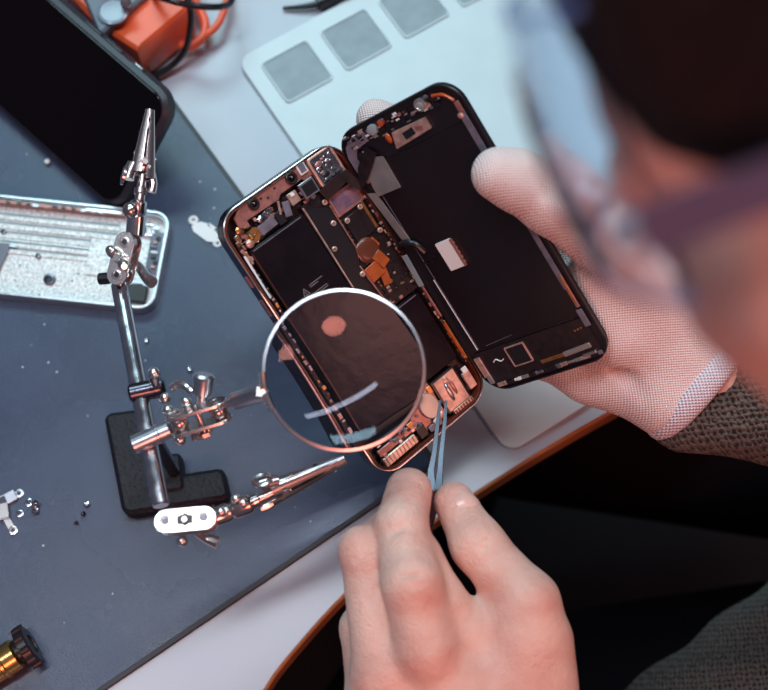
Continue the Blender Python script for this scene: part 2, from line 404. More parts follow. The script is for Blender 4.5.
# the work mat: slate top, black edge
a, b, c = P(105, 690, 0), P(385, 500, 0), P(160, 80, 0); d = P(240, 190, 0)
e1 = (b-a).normalized(); e2 = (d-c).normalized()
den = e1.x*e2.y-e1.y*e2.x; s_ = ((c.x-a.x)*e2.y-(c.y-a.y)*e2.x)/den; corner = a+e1*s_
pA = corner-e1*480; pB = corner-e2*420
up = (pB-corner).normalized(); lf = (pA-corner).normalized()
def matpoly(ins, r):
    c0 = corner+(up+lf)*ins; A = corner+lf*480+up*ins; B = corner+up*420+lf*ins; D = corner+lf*480+up*420
    arc = [c0+lf*r*(1-math.sin(t))+up*r*(1-math.cos(t)) for t in [PI/2*i/6 for i in range(7)]]
    return [(p.x, p.y) for p in [A]+arc+[B, D]]
g = G(); g.prism(matpoly(0, 6), -2.2, 0, 'matedge', .3); g.prism(matpoly(2.6, 5), -.2, .25, 'mat')
tag(obj('work_mat', g, loc=P(100, 400, -2.2)), 'large slate grey rubber work mat with a thin black border on the desk', 'mat')
# milky parts tray on the right
e = (P(300, 150, 0)-P(242, 66, 0)).normalized(); o_ = P(236, 60, 0); w_ = V((-e.y, e.x, 0))
if w_.x < 0: w_ = -w_
L_ = (P(506, 456, 0)-o_).dot(e)
MT = Matrix((w_, -e, V((0, 0, 1)))).transposed()
tray = thing('parts_tray', 'milky white plastic tray with a row of square grey recesses, under the opened phone', 'tray', o_+V((0, 0, -2.2)), MT)
TW = 190
g = G()
cells = [(11+i*40.5, -12-29, 11+i*40.5+29.5, -12) for i in range(4)]
# slab with open recesses: a low base, then a rim of strips around the cells
g.prism(rrect(0, -L_, TW, 0, 9), 0, 3.2, 'tray', .4)
g2 = G()
for (x0, y0, x1, y1) in cells:
    g2.ring(rrect(x0-1.3, y0-1.3, x1+1.3, y1+1.3, 3), rrect(x0, y0, x1, y1, 2), 3.1, 4.4, 'tray', .3)
obj('slab', g, tray, local=True)
obj('cell_rims', g2, tray, local=True)
for (x0, y0, x1, y1) in cells:
    g = G(); g.prism(rrect(x0, y0, x1, y1, 2), 3.1, 3.6, 'recess'); obj('recess', g, tray, local=True)
#@@PART_TOPLEFT
# ================================================================== things at the top left
# black phone leaning with its upper long edge raised
bl = P(126, 213, 1.5); far = P(6, 105, 1.5); u = (far-bl).normalized(); v0 = V((-u.y, u.x, 0))
if v0.y < 0: v0 = -v0
ti = math.radians(43); v = v0*math.cos(ti)+V((0, 0, math.sin(ti))); w = u.cross(v)
if w.z < 0: w = -w
MP = Matrix((v, -u, w)).transposed()                           # x across (0 at the low edge), y towards the right end
if MP.determinant() < 0: MP = Matrix((-v, -u, w)).transposed()
phx = 1 if MP.determinant() > 0 else -1
bp = thing('smartphone', 'black smartphone in a soft black case, screen dark, leaning at the top left', 'phone', bl, MP)
sg = 1 if (MP.col[0]-v).length < .01 else -1
X0, X1 = (0, 76) if sg > 0 else (-76, 0)
g = G(); g.prism(rrect(X0, -150, X1, 0, 13, 8), -1, 9.0, 'case', 2.2); obj('case', g, bp, local=True)
g = G(); g.prism(rrect(X0+3, -147, X1-3, -3, 10.5, 8), 8.9, 9.6, 'blkgloss', .3); obj('screen', g, bp, local=True)
xe = X1 if sg > 0 else X0
for y, l in ((-66, 13), (-50, 13)):
    g = G(); g.box((xe+sg*.1, y, 4.6), (1.6, l, 3.2), 'case', bev=.7); obj('volume_button', g, bp, local=True)
g = G(); g.box((xe, -31, 4.6), (.9, 9, 4.2), 'blk', bev=.4); g.box((xe+sg*.3, -31, 4.6), (.9, 5.5, 1.6), 'satin', bev=.3); obj('mute_switch', g, bp, local=True)
# orange and grey device with cords
dv = thing('electronic_device', 'orange and grey plastic device with a clear dial, top left beside the cords', 'device', P(150, 30, 0))
def slabpoly(pts, z): return [(P(x, y, z).x, P(x, y, z).y) for x, y in pts]
def orient(p):
    a = sum(p[i-1][0]*p[i][1]-p[i][0]*p[i-1][1] for i in range(len(p))); return p if a > 0 else p[::-1]
g = G()
base = orient(slabpoly([(104, 50), (146, 78), (152, 74), (196, 36), (192, -60), (60, -60), (70, 10)], 0))
g.prism(base, 0.3, 30, 'orange', 2); obj('shell', g, dv)
g = G(); g.prism(orient(slabpoly([(98, 33), (101, 36), (147, -4), (156, -60), (60, -60)], 34)), 29, 36, 'grey', 1.5); obj('top_panel', g, dv)
g = G(); cpt = P(113, 12, 36); g.lathe([(9, 0), (9, 1.6), (7.6, 2.2), (7, 1.4), (3, 1.6)], cpt, V((0, 0, 1)), 'clear', 32); obj('dial', g, dv)
g = G(); g.cyl(P(126, 3, 36), P(126, 3, 44), 3, 'steel'); obj('knob', g, dv)
g = G(); g.tube([P(140, -10, 12), P(165, -1, 44), P(190, 5, 42), P(215, 7, 38), P(229, 4, 30), P(232, -6, 26), P(226, -30, 20)], 1.9, 'blackcord')
g.tube([P(186, -8, 44), P(190, 8, 40), P(191, 24, 30), P(186, 48, 14), P(174, 64, 6), P(160, 73, 4), P(148, 77, 3.5), P(136, 72, 3.5)], 1.9, 'blackcord')
tag(obj('black_cable', g, loc=P(190, 20, 0)), 'thin black cable looping over the orange device', 'cable')
g = G(); g.tube([P(190, -12, 8), P(197, 4, 8), P(205, 22, 8), P(203, 36, 8), P(192, 46, 8), P(180, 44, 8)], 2.6, 'orangecord')
g.tube([P(228, -20, 8), P(226, 4, 8), P(218, 24, 8), P(206, 35, 8), P(196, 40, 4)], 2.2, 'orangecord')
tag(obj('orange_cable', g, loc=P(205, 20, 0)), 'orange cable curling on the desk right of the orange device', 'cable')
g = G(); g.tube([P(283, 8, 0), P(300, 7, 1), P(318, 4, 2), P(336, -3, 3)], lambda t: 1.0+1.6*t, 'blk'); g.tube([P(318, 4, 2.5), P(345, -10, 4), P(370, -24, 5)], 4, 'blk')
tag(obj('black_screwdriver', g, loc=P(310, 5, 0)), 'small black pointed tool at the top edge above the white tray', 'tool')
# ------------------------------------------------------------------ silver phone housing on the mat
o_ = P(172, 212, 8); q_ = P(-12, 193, 8); u = (q_-o_); u.z = 0; u.normalize(); vv = V((u.y, -u.x, 0))
if vv.y > 0: vv = -vv
MH = Matrix((-u, -vv, V((0, 0, 1)))).transposed()             # x towards the right end, y towards the upper edge
hs = thing('phone_housing', 'empty silver phone back housing with speckled white interior, lying on the mat at left', 'housing', V((o_.x, o_.y, .3)), MH)
W_, L_ = 59, 124
g = G(); o1, i1 = rrect(-L_, -W_, 0, 0, 9.5, 8), rrect(-L_+1.6, -W_+1.6, -1.6, -1.6, 8, 8)
g.ring(o1, i1, 0, 7.8, 'alu', .6)
g.ring(rrect(-L_+1.5, -W_+1.5, -1.5, -1.5, 8, 8), rrect(-L_+2.6, -W_+2.6, -2.6, -2.6, 7, 8), 0.2, 6.2, 'satin', .2)
obj('frame', g, hs, local=True)
g = G(); g.prism(rrect(-L_+1, -W_+1, -1, -1, 8, 8), 0, 1.2, 'speck')
for y in (-11, -16.5, -22, -27, -31): g.box((-76, y, 1.5), (96 if y > -20 else 84, 2.6, .9), 'speck', bev=.3)
g.box((-76, -24.5, 2), (84, .5, .5), 'alu')
for y in (-8.6, -13.8, -19.3, -24.8, -29.3): g.box((-76, y, 1.25), (94 if y > -22 else 84, 1.5, .2), 'recess')
g.box((-34, -29, 1.6), (18, 22, 1), 'speck', bev=.3)
obj('back_panel', g, hs, local=True)
g = G(); g.box((-70, -3.4, 4.4), (106, 1.6, 3.2), 'copper', bev=.3); g.box((-38, -3.2, 6.2), (20, 1.8, 1), 'alu', bev=.2)
for i in range(16): g.box((-118+i*5.2+random.random()*2, -3.8, 5.9), (1+random.random()*2.4, 1.4, .9), random.choice(['blk', 'satin', 'copper']))
obj('side_flex', g, hs, local=True)
g = G(); g.box((-6.5, -26, 2.2), (7, 30, 2.2), 'darksteel', bev=.5)
for i in range(14): g.box((-7+random.uniform(-2.5, 2.5), -9-i*2.9, 3.7), (random.uniform(1.5, 4), random.uniform(1, 2.2), 1.1), random.choice(['blk', 'satin', 'speck', 'copper', 'grey']), bev=.2)
obj('end_flex', g, hs, local=True)
g = G(); g.box((-12, -49, 3.2), (12, 10, 4.4), 'blk', bev=.8); g.box((-12, -42, 3), (8, 2, 2), 'satin', bev=.3); obj('speaker_block', g, hs, local=True)
g = G(); g.ring(rrect(-23, -14, -9, -6, 1.5), rrect(-21, -12.6, -11, -7.4, 1), 1, 3.6, 'steel', .3); g.ball((-16, -10, 2), 2.4, 'blk'); obj('camera_window', g, hs, local=True)
for (x, y, r) in ((-61, -45, 2.7), (-97, -43, 2.4), (-110, -49, 2.2), (-70, -32, .9), (-92, -20, .9)):
    g = G(); g.lathe([(r+.8, 1), (r+.6, 2.6), (r*.65, 2.8), (r*.6, 1.6)], (x, y, 0), V((0, 0, 1)), 'darksteel', 20); g.cyl((x, y, 1), (x, y, 1.9), r*.5, 'blk'); obj('screw_boss', g, hs, local=True)
g = G()
g.ring([(-118, -27), (-86, -27), (-87, -33), (-90, -47), (-100, -50), (-118, -50)], [(-116, -31), (-93, -31), (-93, -34), (-95, -43), (-101, -45), (-116, -45)], 2.4, 3.3, 'grey', .2)
g.box((-84.5, -28, 3), (4, 2, .9), 'satin', bev=.2); obj('bracket', g, hs, local=True)
g = G()
for i in range(90):
    x, y = random.uniform(-80, -18), random.uniform(-56, -38); g.box((x, y, 1.25), (random.uniform(.3, 1.6), random.uniform(.3, .9), .25), random.choice(['rose', 'darksteel', 'alu', 'speck', 'speck']), rz=random.random()*3)
d_ = obj('residue', g, hs, local=True); d_['kind'] = 'stuff'
#@@PART_SMALL
# ================================================================== loose little things on the mat
Rz = lambda a: Matrix.Rotation(a, 3, 'Z')
def ringplate(g, c, r, ri, z0, z1, m, n=20):
    o = [(c[0]+r*math.cos(2*PI*i/n), c[1]+r*math.sin(2*PI*i/n)) for i in range(n)]; q = [(c[0]+ri*math.cos(2*PI*i/n), c[1]+ri*math.sin(2*PI*i/n)) for i in range(n)]
    g.ring(o, q, z0, z1, m, .1)
g = G(); g.X = Matrix.Translation(P(205, 232, .3)) @ Rz(math.radians(-38)).to_4x4()
g.prism([(-8, -2), (-5, -4), (5, -4), (8, -2), (8, 3), (4, 4), (2, 3.4), (-1, 5), (-6, 3)], 0, 1, 'bead', .15)
ringplate(g, (-9.6, 1.4), 2.7, .9, 0, 1, 'bead'); ringplate(g, (10, -1), 2.5, .9, 0, 1, 'bead'); g.box((1, 4.6, .6), (5, 2, .8), 'bead', bev=.2)
g.box((-7.5, .2, .5), (4, 2.4, .8), 'bead'); g.box((8, 0, .5), (3, 2.4, .8), 'bead')
g.X = Matrix.Identity(4); tag(obj('shield_bracket', g, loc=P(205, 232, .3)), 'small white metal shield bracket with two eyelets, beside the opened phone', 'bracket')
def screw(px, py, r, head, label, tilt=0, m='steel', grp=None):
    p = P(px, py, .3); g = G(); ax = V((math.sin(tilt), .3*math.sin(tilt), math.cos(tilt)))
    z = r if tilt > .5 else 0
    o = V((p.x, p.y, .3+z))
    g.lathe([(r*.45, 0), (r*.45, r*.9), (r, r*.9), (r, r*1.45), (r*.8, r*1.7), (r*.35, r*1.65), (r*.3, r*1.3)], o, ax, m, 16)
    t = tag(obj('screw', g, loc=o), label, 'screw', grp); return t
screw(147, 341, 1.25, 1, 'tiny steel screw right of the silver housing, below its corner')
screw(190, 370, 1.3, 1, 'tiny steel screw on the mat above the clamps of the helping hand stand')
screw(86, 505, 1.5, 1, 'topmost and shiniest of three tiny screws left of the cast iron base', .3)
screw(82, 515, 1.2, 1, 'dark tiny screw in the middle of three left of the cast iron base', .9, 'darksteel')
screw(75, 524, 1.0, 1, 'dark tiny screw lowest of three left of the cast iron base', .9, 'darksteel')
screw(48, 163, 1.5, 1, 'pale round screw on the mat between black phone and silver housing', 0, 'bead')
screw(34, 506, 1.9, 1, 'small screw upper of a touching pair beside the metal brackets', .7)
screw(34, 512, 1.9, 1, 'small screw lower of a touching pair beside the metal brackets', .5)
def washer(px, py, r, label):
    g = G(); p = P(px, py, .3); g.X = Matrix.Translation(p); ringplate(g, (0, 0), r, r*.4, 0, .9, 'steel'); g.X = Matrix.Identity(4)
    tag(obj('washer', g, loc=p), label, 'washer')
washer(29, 503, 2.1, 'small silver washer near the left edge, above the screw pair')
washer(20, 514, 1.9, 'small silver washer touching the metal brackets at the left edge')
def bracketpiece(px, py, rz, kind, label, m='satin'):
    g = G(); p = P(px, py, .3); g.X = Matrix.Translation(p) @ Rz(rz).to_4x4()
    if kind == 0: g.box((0, 0, 1.2), (11, 6, 2.2), m, bev=.5); g.box((-2, 0, 2.4), (4, 4, .8), 'darksteel', bev=.2); ringplate(g, (7, 0), 2.2, .8, 0, 1, m)
    elif kind == 1: g.prism([(-5, -1.8), (5, -1.8), (5, 1.8), (-5, 1.8)], 0, 1, m, .2); ringplate(g, (-6, 0), 2.3, .9, 0, 1.1, m); ringplate(g, (6, 0), 2.3, .9, 0, 1.1, m)
    else: g.box((0, 0, 2.4), (7, 8, 1), 'nickel', bev=.3); g.box((0, 4, 1.2), (7, 1, 2.4), m, bev=.2); g.box((0, -4, 1.2), (7, 1, 2.4), m, bev=.2)
    g.X = Matrix.Identity(4); tag(obj('metal_bracket', g, loc=p), label, 'bracket')
bracketpiece(7, 500, .5, 0, 'grey boxy metal bracket topmost in the pile at the left edge')
bracketpiece(3, 512, .2, 2, 'bright folded metal bracket cut by the left edge of the photo')
bracketpiece(8, 521, -1.0, 1, 'flat two-hole metal bracket lowest in the pile at the left edge', 'nickel')
# brass tool with knurled black cap, bottom left
a, b = P(-40, 690, 7), P(22, 650, 9); ax = (b-a).normalized()
bt = thing('brass_tool', 'brass cylinder tool with ridged black cap, cut by the bottom left corner', 'tool', V((b.x, b.y, .3)))
g = G(); g.cyl(a, b-ax*2, 8, 'brass', seg=32); g.lathe([(8.2, 0), (8.7, .6), (8.7, 2), (8.2, 2.6)], b-ax*12, ax, 'brass', 32); obj('barrel', g, bt)
g = G(); g.lathe([(6.2, -3), (6.2, 0), (9.4, .3), (10.2, 1), (10.2, 5), (9.5, 5.8), (5, 6), (4.6, 5.2), (1, 5.2)], b, ax, 'blk', 40)
for i in range(10):
    F = frame_to(ax); t = 2*PI*i/10; n = F@V((math.cos(t), math.sin(t), 0)); g.cyl(b+ax*.8+n*9.9, b+ax*5.4+n*9.9, 1.7, 'blk', seg=8)
obj('cap', g, bt)
#@@PART_STAND
# ================================================================== helping hand stand with magnifier
ZB = P(150, 490, 0)
st = thing('helping_hand_stand', 'metal helping hand stand with magnifier, two alligator clips and black cast iron base', 'stand', V((ZB.x, ZB.y, .3)))
zt = 12
Lp = [(104, 417), (108, 413), (134, 409), (140, 412), (147, 440), (178, 448), (176, 476), (218, 469), (224, 472), (229, 493), (226, 498), (129, 515), (122, 512)]
g = G(); g.prism(orient(slabpoly([(104, 419), (106, 415), (110, 412), (133, 409), (138, 410), (141, 415), (150, 470), (156, 477), (217, 468), (222, 469), (225, 473), (229, 491), (228, 496), (222, 499), (131, 514), (125, 513), (121, 508)], zt)), .3, zt, 'iron', 2.2); obj('base', g, st)
pt = P(146, 425, 96); pf = V((pt.x, pt.y, 0))
g = G(); g.box(pf+V((-3, -1, 7)), (15, 20, 13.4), 'iron', rz=.15, bev=2.5); obj('post_boss', g, st)
g = G(); g.cyl(pf+V((0, 0, 11)), pf+V((0, 0, 92)), 3.4, 'darksteel'); obj('post', g, st)
cA, cB = P(119, 284, 98), P(161, 506, 106); cax = (cB-cA).normalized()
def on(t): return cA+(cB-cA)*t
g = G(); g.cyl(cA, cB, 3.9, 'steel', seg=32); obj('crossbar', g, st)
# clamp blocks on the crossbar
def barrel(name, a, b, r, m='satin'):
    g = G(); ax = (b-a).normalized(); L = (b-a).length
    g.lathe([(r*.7, 0), (r, r*.25), (r, L-r*.25), (r*.7, L)], a, ax, m, 24); g.lathe([(r*1.0, 0), (r*1.08, .3), (r*1.08, 1.2), (r, 1.5)], a+ax*L*.62, ax, m, 24)
    return obj(name, g, st)
barrel('clamp_barrel', P(129, 394, 104), P(165, 386, 104), 4.4, 'darksteel')
barrel('clamp_barrel', P(132, 446, 110), P(172, 428, 112), 4.2, 'satin')
g = G(); g.cyl(P(156, 388, 104), P(154, 374, 116), 2.0, 'nickel'); g.ball(P(154, 373, 117), 2.7, 'nickel'); obj('thumb_screw', g, st)
cam_n = lambda p: (CAM-p).normalized()
def oval(g, c, d, n, L, w, t, m, holes=(), star=False):
    """oval plate centred c, long axis d, normal n"""
    d = V(d).normalized(); n = V(n); n = (n-d*n.dot(d)).normalized(); s_ = n.cross(d)
    g.X = Matrix.Translation(c) @ Matrix((d, s_, n)).transposed().to_4x4()
    h = L/2-w/2; o = []
    for cx, a0 in ((h, -90), (-h, 90)):
        for i in range(11): a = math.radians(a0+18*i); o.append((cx+w/2*math.cos(a), w/2*math.sin(a)))
    g.prism(o, -t/2, t/2, m, .25)
    for hx in holes: g.lathe([(w*.25, t/2-.1), (w*.25, t/2+.5), (w*.16, t/2+.55), (w*.12, t/2+.05)], (hx, 0, 0), V((0, 0, 1)), m, 14)
    for hx in holes: g.cyl((hx, 0, t/2-.2), (hx, 0, t/2+.12), w*.14, 'darksteel', seg=12)
    if star: g.cyl((0, 0, t/2-.1), (0, 0, t/2+.15), w*.27, 'blk', seg=6); g.box((0, 0, t/2+.05), (w*.62, w*.34, .25), 'blk')
    g.X = Matrix.Identity(4)
def joint(c, d, n, gap, m='nickel', L=25, w=9.5, star=False, wing=True, wl=10, wd=None):
    d, n = V(d).normalized(), V(n); n = (n-d*n.dot(d)).normalized(); s_ = n.cross(d)
    for k in (1, -1):
        g = G(); oval(g, c+n*k*gap/2, d, n*k, L, w, 1.5, m, (L/2-w/2, -L/2+w/2), star and k == 1); obj('clamp_plate', g, st)
    g = G()
    for t in (-L/2+w/2, L/2-w/2): g.ball(c+d*t, min(gap/2+.4, 4.2), 'clipcopper', 14)
    obj('ball_joint', g, st)
    g = G(); g.cyl(c-n*(gap/2+4), c+n*(gap/2+2), 1.5, 'clipcopper', seg=12); g.lathe([(3, 0), (3, 1.8), (2.4, 2.2)], c-n*(gap/2+3.4), -n, 'clipcopper', 6); obj('bolt', g, st)
    if wing:
        a = c+n*(gap/2+1.2); wdv = V(wd).normalized() if wd else s_; g = G()
        g.lathe([(2.8, 0), (2.6, 2.6), (1.8, 4)], a, n, m, 16)
        for k in (1, -1): g.tube([a+n*1.5+wdv*k*1.5, a+n*3+wdv*k*4.6, a+n*5+wdv*k*wl*.75], lambda t: 1.2+1.5*math.sin(PI*min(1, t*.75+.2)), m, 10)
        obj('wing_nut', g, st)
# joint at the top end, behind the upper clip
jt = P(118, 259, 106); d = P(123, 236, 110)-P(112, 281, 102)
joint(jt+V((3, 0, 0)), d, cam_n(jt)+V((-.35, .1, 0)), 9, wl=8, wd=P(107, 249, 106)-P(121, 264, 106))
g = G(); g.tube([P(128, 262, 100), P(138, 266, 96), P(147, 278, 96), P(153, 283, 97)], lambda t: 2.0+.9*t, 'nickel'); obj('lever', g, st)
g = G(); g.cyl(P(110, 278, 96), P(99, 279, 95), 2.8, 'darksteel'); obj('bolt_head', g, st)
# barrel above the joint
g = G(); ba, bb = P(135, 236, 111), P(138, 200, 119); ax = (bb-ba).normalized(); n_ = (bb-ba).length
g.lathe([(3.0, 0), (4.4, 1), (4.4, n_*.55), (3.8, n_*.6), (4.3, n_*.65), (4.3, n_-1), (3, n_)], ba, ax, 'steel', 24); obj('socket', g, st)
g = G(); g.ball(P(131, 210, 119), 4.0, 'clipcopper'); obj('socket_ball', g, st)
def clip(tail, tip, up, m='clipcopper', open_=7, L=None):
    """alligator clip from its socket end to the jaw tip; up = direction the upper jaw faces"""
    a, b = V(tail), V(tip); d = (b-a).normalized(); L = (b-a).length; n = V(up); n = (n-d*n.dot(d)).normalized(); s_ = d.cross(n)
    F = Matrix((d, s_, n)).transposed()
    def jaw(k, nm, x0):
        g = G(); g.X = Matrix.Translation(a) @ F.to_4x4(); kk = g.mi(m); rings = []
        for i in range(13):
            t = i/12; x = x0+(L-x0)*t; wd = 4.2*(1-t)+1.9*t; hh = 5.0*(1-t)+1.9*t; off = k*(1.5*(1-t)+.5)
            if i > 8: hh += .0
            r = []
            for q, (yy, zz) in enumerate(((-1, 0), (-.94, .42), (-.72, .76), (-.38, .95), (0, 1), (.38, .95), (.72, .76), (.94, .42), (1, 0), (.8, 0), (.72, .45), (.4, .74), (-.4, .74), (-.72, .45), (-.8, 0))):
                tooth = .5 if (zz == 0 and t > .62 and i % 2) else 0
                r.append(g._v((x, yy*wd, k*(zz*hh-tooth)+off*.55)))
            rings.append(r)
        g._loft(rings, kk)
        g.cyl((x0+5, -3.9, k*2.2), (x0+5, 3.9, k*2.2), 1.0, m, seg=12)
        for t in (.3, .62):
            x = x0+(L-x0)*t; hh = 5.0*(1-t)+1.9*t; g.lathe([(.9, 0), (.9, .35), (.5, .4)], (x, 0, k*(hh+(1.5*(1-t)+.5)*.55-.1)), V((0, 0, k)), 'darksteel' if t > .5 else m, 12)
        if k == 1: g.tube([(x0+4, 0, 4.6), (x0-.5, 0, 6.0), (x0-3.5, 0, 6.4)], 3.0, m, 12); g.lathe([(2, 0), (4.6, .4), (4.6, 1.5), (3.6, 1.9), (1.6, 1.2)], (x0-2, 0, 7.4), V((.1, 0, 1)), m, 20)
        else: g.tube([(x0+3, 0, -4), (x0-2, 0, -5.4), (x0-6, 0, -5.2)], 1.9, m, 10)
        g.X = Matrix.Identity(4); return obj(nm, g, st)
    jaw(1, 'upper_jaw', 11); jaw(-1, 'lower_jaw', 9)
    g = G(); g.X = Matrix.Translation(a) @ F.to_4x4()
    g.cyl((16, -4.4, 0), (16, 4.4, 0), 1.7, m, seg=14)
    for i in range(5): g.tube([(16+2.3*math.cos(t), -3+i*1.4, 2.3*math.sin(t)) for t in [2*PI*j/12 for j in range(12)]], .45, m, 6, closed=True, sm=1)
    g.cyl((-2, 0, 0), (11, 0, 0), 2.4, m, 2.0); g.lathe([(2.6, 0), (3.1, .6), (3.1, 3), (2.5, 3.6)], (1, 0, 0), V((1, 0, 0)), m, 16)
    g.X = Matrix.Identity(4); obj('pivot', g, st)
clip(P(140, 197, 120), P(150, 110, 128), V((-1, .1, .35)))
# lower joint and clip, end of the crossbar
jl = P(187, 521, 112); d = P(215, 519, 113)-P(160, 524, 111)
joint(jl, d, cam_n(jl)+V((0, .18, 0)), 6.5, L=27, w=10.5, star=True, wing=False)
g = G(); g.tube([P(196, 532, 104), P(206, 538, 102), P(218, 543, 102)], lambda t: 1.8+1.1*t, 'clipcopper'); g.ball(P(182, 541, 104), 2.6, 'nickel'); obj('wing_nut', g, st)
g = G(); sa, sb = P(214, 518, 110), P(252, 502, 112); ax = (sb-sa).normalized(); n_ = (sb-sa).length
g.lathe([(2.4, 0), (4, 1), (4.2, n_*.35), (3.2, n_*.45), (4.4, n_*.55), (4.4, n_-1), (3.2, n_)], sa, ax, 'clipcopper', 24); obj('socket', g, st)
for q in ((221, 512, 117), (236, 499, 119), (243, 503, 116)):
    g = G(); g.ball(P(*q), 2.3, 'nickel', 14); obj('socket_ball', g, st)
clip(P(250, 503, 112), P(345, 459, 116), V((-.25, .55, .8)))
# middle joint carrying the magnifier
jm = P(199, 417, 118); d = P(228, 408, 120)-P(172, 425, 116)
joint(jm, d, UP*.95+FW*-.35, 8, L=28, w=10, wing=False)
g = G(); g.cyl(P(202, 408, 118), P(202, 393, 122), 2.2, 'satin'); g.lathe([(2.4, 0), (4, .8), (4.2, 7), (4.8, 9), (3.8, 10)], P(202, 396, 121), P(204, 376, 126)-P(202, 396, 121), 'satin', 20); obj('wing_nut', g, st)
g = G(); g.tube([P(172, 388, 112), P(178, 384, 114), P(187, 387, 116), P(192, 392, 116)], 1.8, 'nickel'); g.cyl(P(196, 426, 112), P(199, 440, 110), 3, 'clipcopper'); g.ball(P(207, 430, 112), 2.4, 'nickel'); obj('lever', g, st)
g = G()
for q in ((168, 410, 113), (176, 414, 116), (165, 398, 112), (186, 402, 118), (180, 440, 112)): g.ball(P(*q), 2.6, 'nickel', 14)
obj('knuckle', g, st)
# magnifier
mc = P(344, 370, 150); MR = 32.2
mn = (cam_n(mc)+V((-.03, .02, 0))).normalized()
hb = P(266, 391.5, 141)
g = G(); ha = P(222, 405, 122); ax = (hb-ha).normalized(); n_ = (hb-ha).length
g.lathe([(1.6, 0), (1.8, n_*.28), (3.6, n_*.3), (3.9, n_*.34), (3.9, n_-.8), (3.2, n_)], ha, ax, 'satin', 24); obj('magnifier_arm', g, st)
F = frame_to(mn)
g = G(); prof = [(MR+.2, -1.6), (MR+1.5, -1.3), (MR+1.9, 0), (MR+1.5, 1.3), (MR+.2, 1.6)]
k = g.mi('satin'); rr = []
for i in range(96):
    t = 2*PI*i/96; rr.append([g._v(mc+F@V((r*math.cos(t), r*math.sin(t), h))) for r, h in prof])
for i in range(96):
    a_, b_ = rr[i], rr[(i+1) % 96]
    for j in range(5): g._f([a_[j], a_[(j+1) % 5], b_[(j+1) % 5], b_[j]], k)
ringo = obj('magnifier_ring', g, st)
g = G(); RC = 88.; prof = []
def sag(r, R): return R-math.sqrt(R*R-r*r)
N = 16; e_ = sag(MR, RC)
for i in range(1, N+1): r = MR*i/N; prof.append((r, -(e_-sag(r, RC))-.6))
prof += [(MR, 0.8), (MR*.5, .85), (MR*.05, .85)]
g.lathe(prof, mc, mn, 'glass', 96); lens = obj('magnifier_lens', g, ringo, angle=60)
g = G()
dl = (hb-mc); dl = (dl-mn*dl.dot(mn)).normalized(); sl = mn.cross(dl)
for k in (1, -1):
    g.tube([mc+dl*(MR+1.5)*math.cos(a)+sl*k*(MR+1.5)*math.sin(a)+mn*1.8 for a in (.03, .1, .17, .24)], 1.5, 'nickel', 8)
g.box(mc+dl*(MR+3.2), (4.5, 5, 3), 'nickel', bev=.6)
obj('ring_clamp', g, st)
#@@PART_PHONE
# ================================================================== the opened phone in the gloved hand
MB = Matrix([[0.7352, -0.5158, 0.4397], [0.6655, 0.6723, -0.3241], [-0.1285, 0.5309, 0.8376]]); OB = V((-0.08, -93.46, 71.3))
MD = Matrix([[0.7211, -0.5254, -0.4517], [0.0359, 0.6793, -0.733], [0.6919, 0.5123, 0.5087]]); OD = V((51.99, -48.66, 64.88))
ph = thing('opened_smartphone', 'opened smartphone showing battery and circuit boards, screen folded out, held in gloved hand', 'phone', OB, MB)
Lb, Wb = 143.6, 70.9
def part(name, g, par=None, label=None):
    o = obj(name, g, par or ph, local=True)
    if label: o['label'] = label
    return o
g = G(); g.ring(rrect(0, 0, Wb, Lb, 12, 10), rrect(1.5, 1.5, Wb-1.5, Lb-1.5, 10.6, 10), -7.5, -.3, 'darksteel', .5)
g.ring(rrect(.15, .15, Wb-.15, Lb-.15, 11.9, 10), rrect(.85, .85, Wb-.85, Lb-.85, 11.2, 10), -.9, .15, 'nickel', .15)
g.ring(rrect(1.2, 1.2, Wb-1.2, Lb-1.2, 10.8, 10), rrect(2.3, 2.3, Wb-2.3, Lb-2.3, 9.8, 10), -6.6, -.8, 'umber', .2)
fr_ = part('frame', g)
g = G(); g.prism(rrect(1, 1, Wb-1, Lb-1, 11, 10), -7.4, -6.4, 'board'); part('back_plate', g)
g = G()
for y, l in ((112, 6), (98, 9), (86, 9)): g.box((-.1, y, -3.8), (.9, l, 2.6), 'copper', bev=.4)
part('side_buttons', g)
# batteries (an L of two cells)
def batt(x0, y0, x1, y1, par=None):
    g = G(); g.prism(rrect(x0, y0, x1, y1, 1.6, 3), -6.4, -1.7, 'battery', .5)
    g.box(((x0+x1)/2, y1-1.0, -1.65), (x1-x0-4, .5, .12), 'flexgrey'); g.box((x0+.8, (y0+y1)/2, -1.65), (.35, y1-y0-4, .12), 'umber')
    return part('battery', g)
b1 = batt(6.8, 33, 38.4, 123.5); b2 = batt(6.8, 26, 66, 61) if 0 else batt(39.4, 24, 66, 62)
g = G()
tri = [(17.2, 92.2), (20.4, 92.2), (18.8, 95.4)]
for a, b in zip(tri, tri[1:]+tri[:1]): g.tube([(*a, -1.6), (*b, -1.6)], .16, 'white', 6, sm=1)
g.box((18.8, 93.4, -1.6), (.3, 1.2, .15), 'white')
for y, x0, x1 in ((95.2, 22, 29), (94.2, 22, 26), (91.0, 22, 29.5), (90, 24, 29), (88, 21, 26)):
    x = x0
    while x < x1: w = random.uniform(.4, 1.1); g.box((x+w/2, y, -1.62), (w*.8, .28, .14), 'white'); x += w
part('warning_print', g, b1)
g = G()
for i in range(7): g.ball((10+random.random()*16, 112+random.random()*9, -1.9), 1.6, 'foil', 8, (random.uniform(.6, 1.6), random.uniform(.6, 1.3), .1))
part('battery_tape', g, b1)
g = G(); g.box((24, 28, -2.6), (32, 4, 3), 'board', bev=.5); g.box((24, 29, -1.3), (30, .5, .5), 'foil'); part('battery_strip', g)
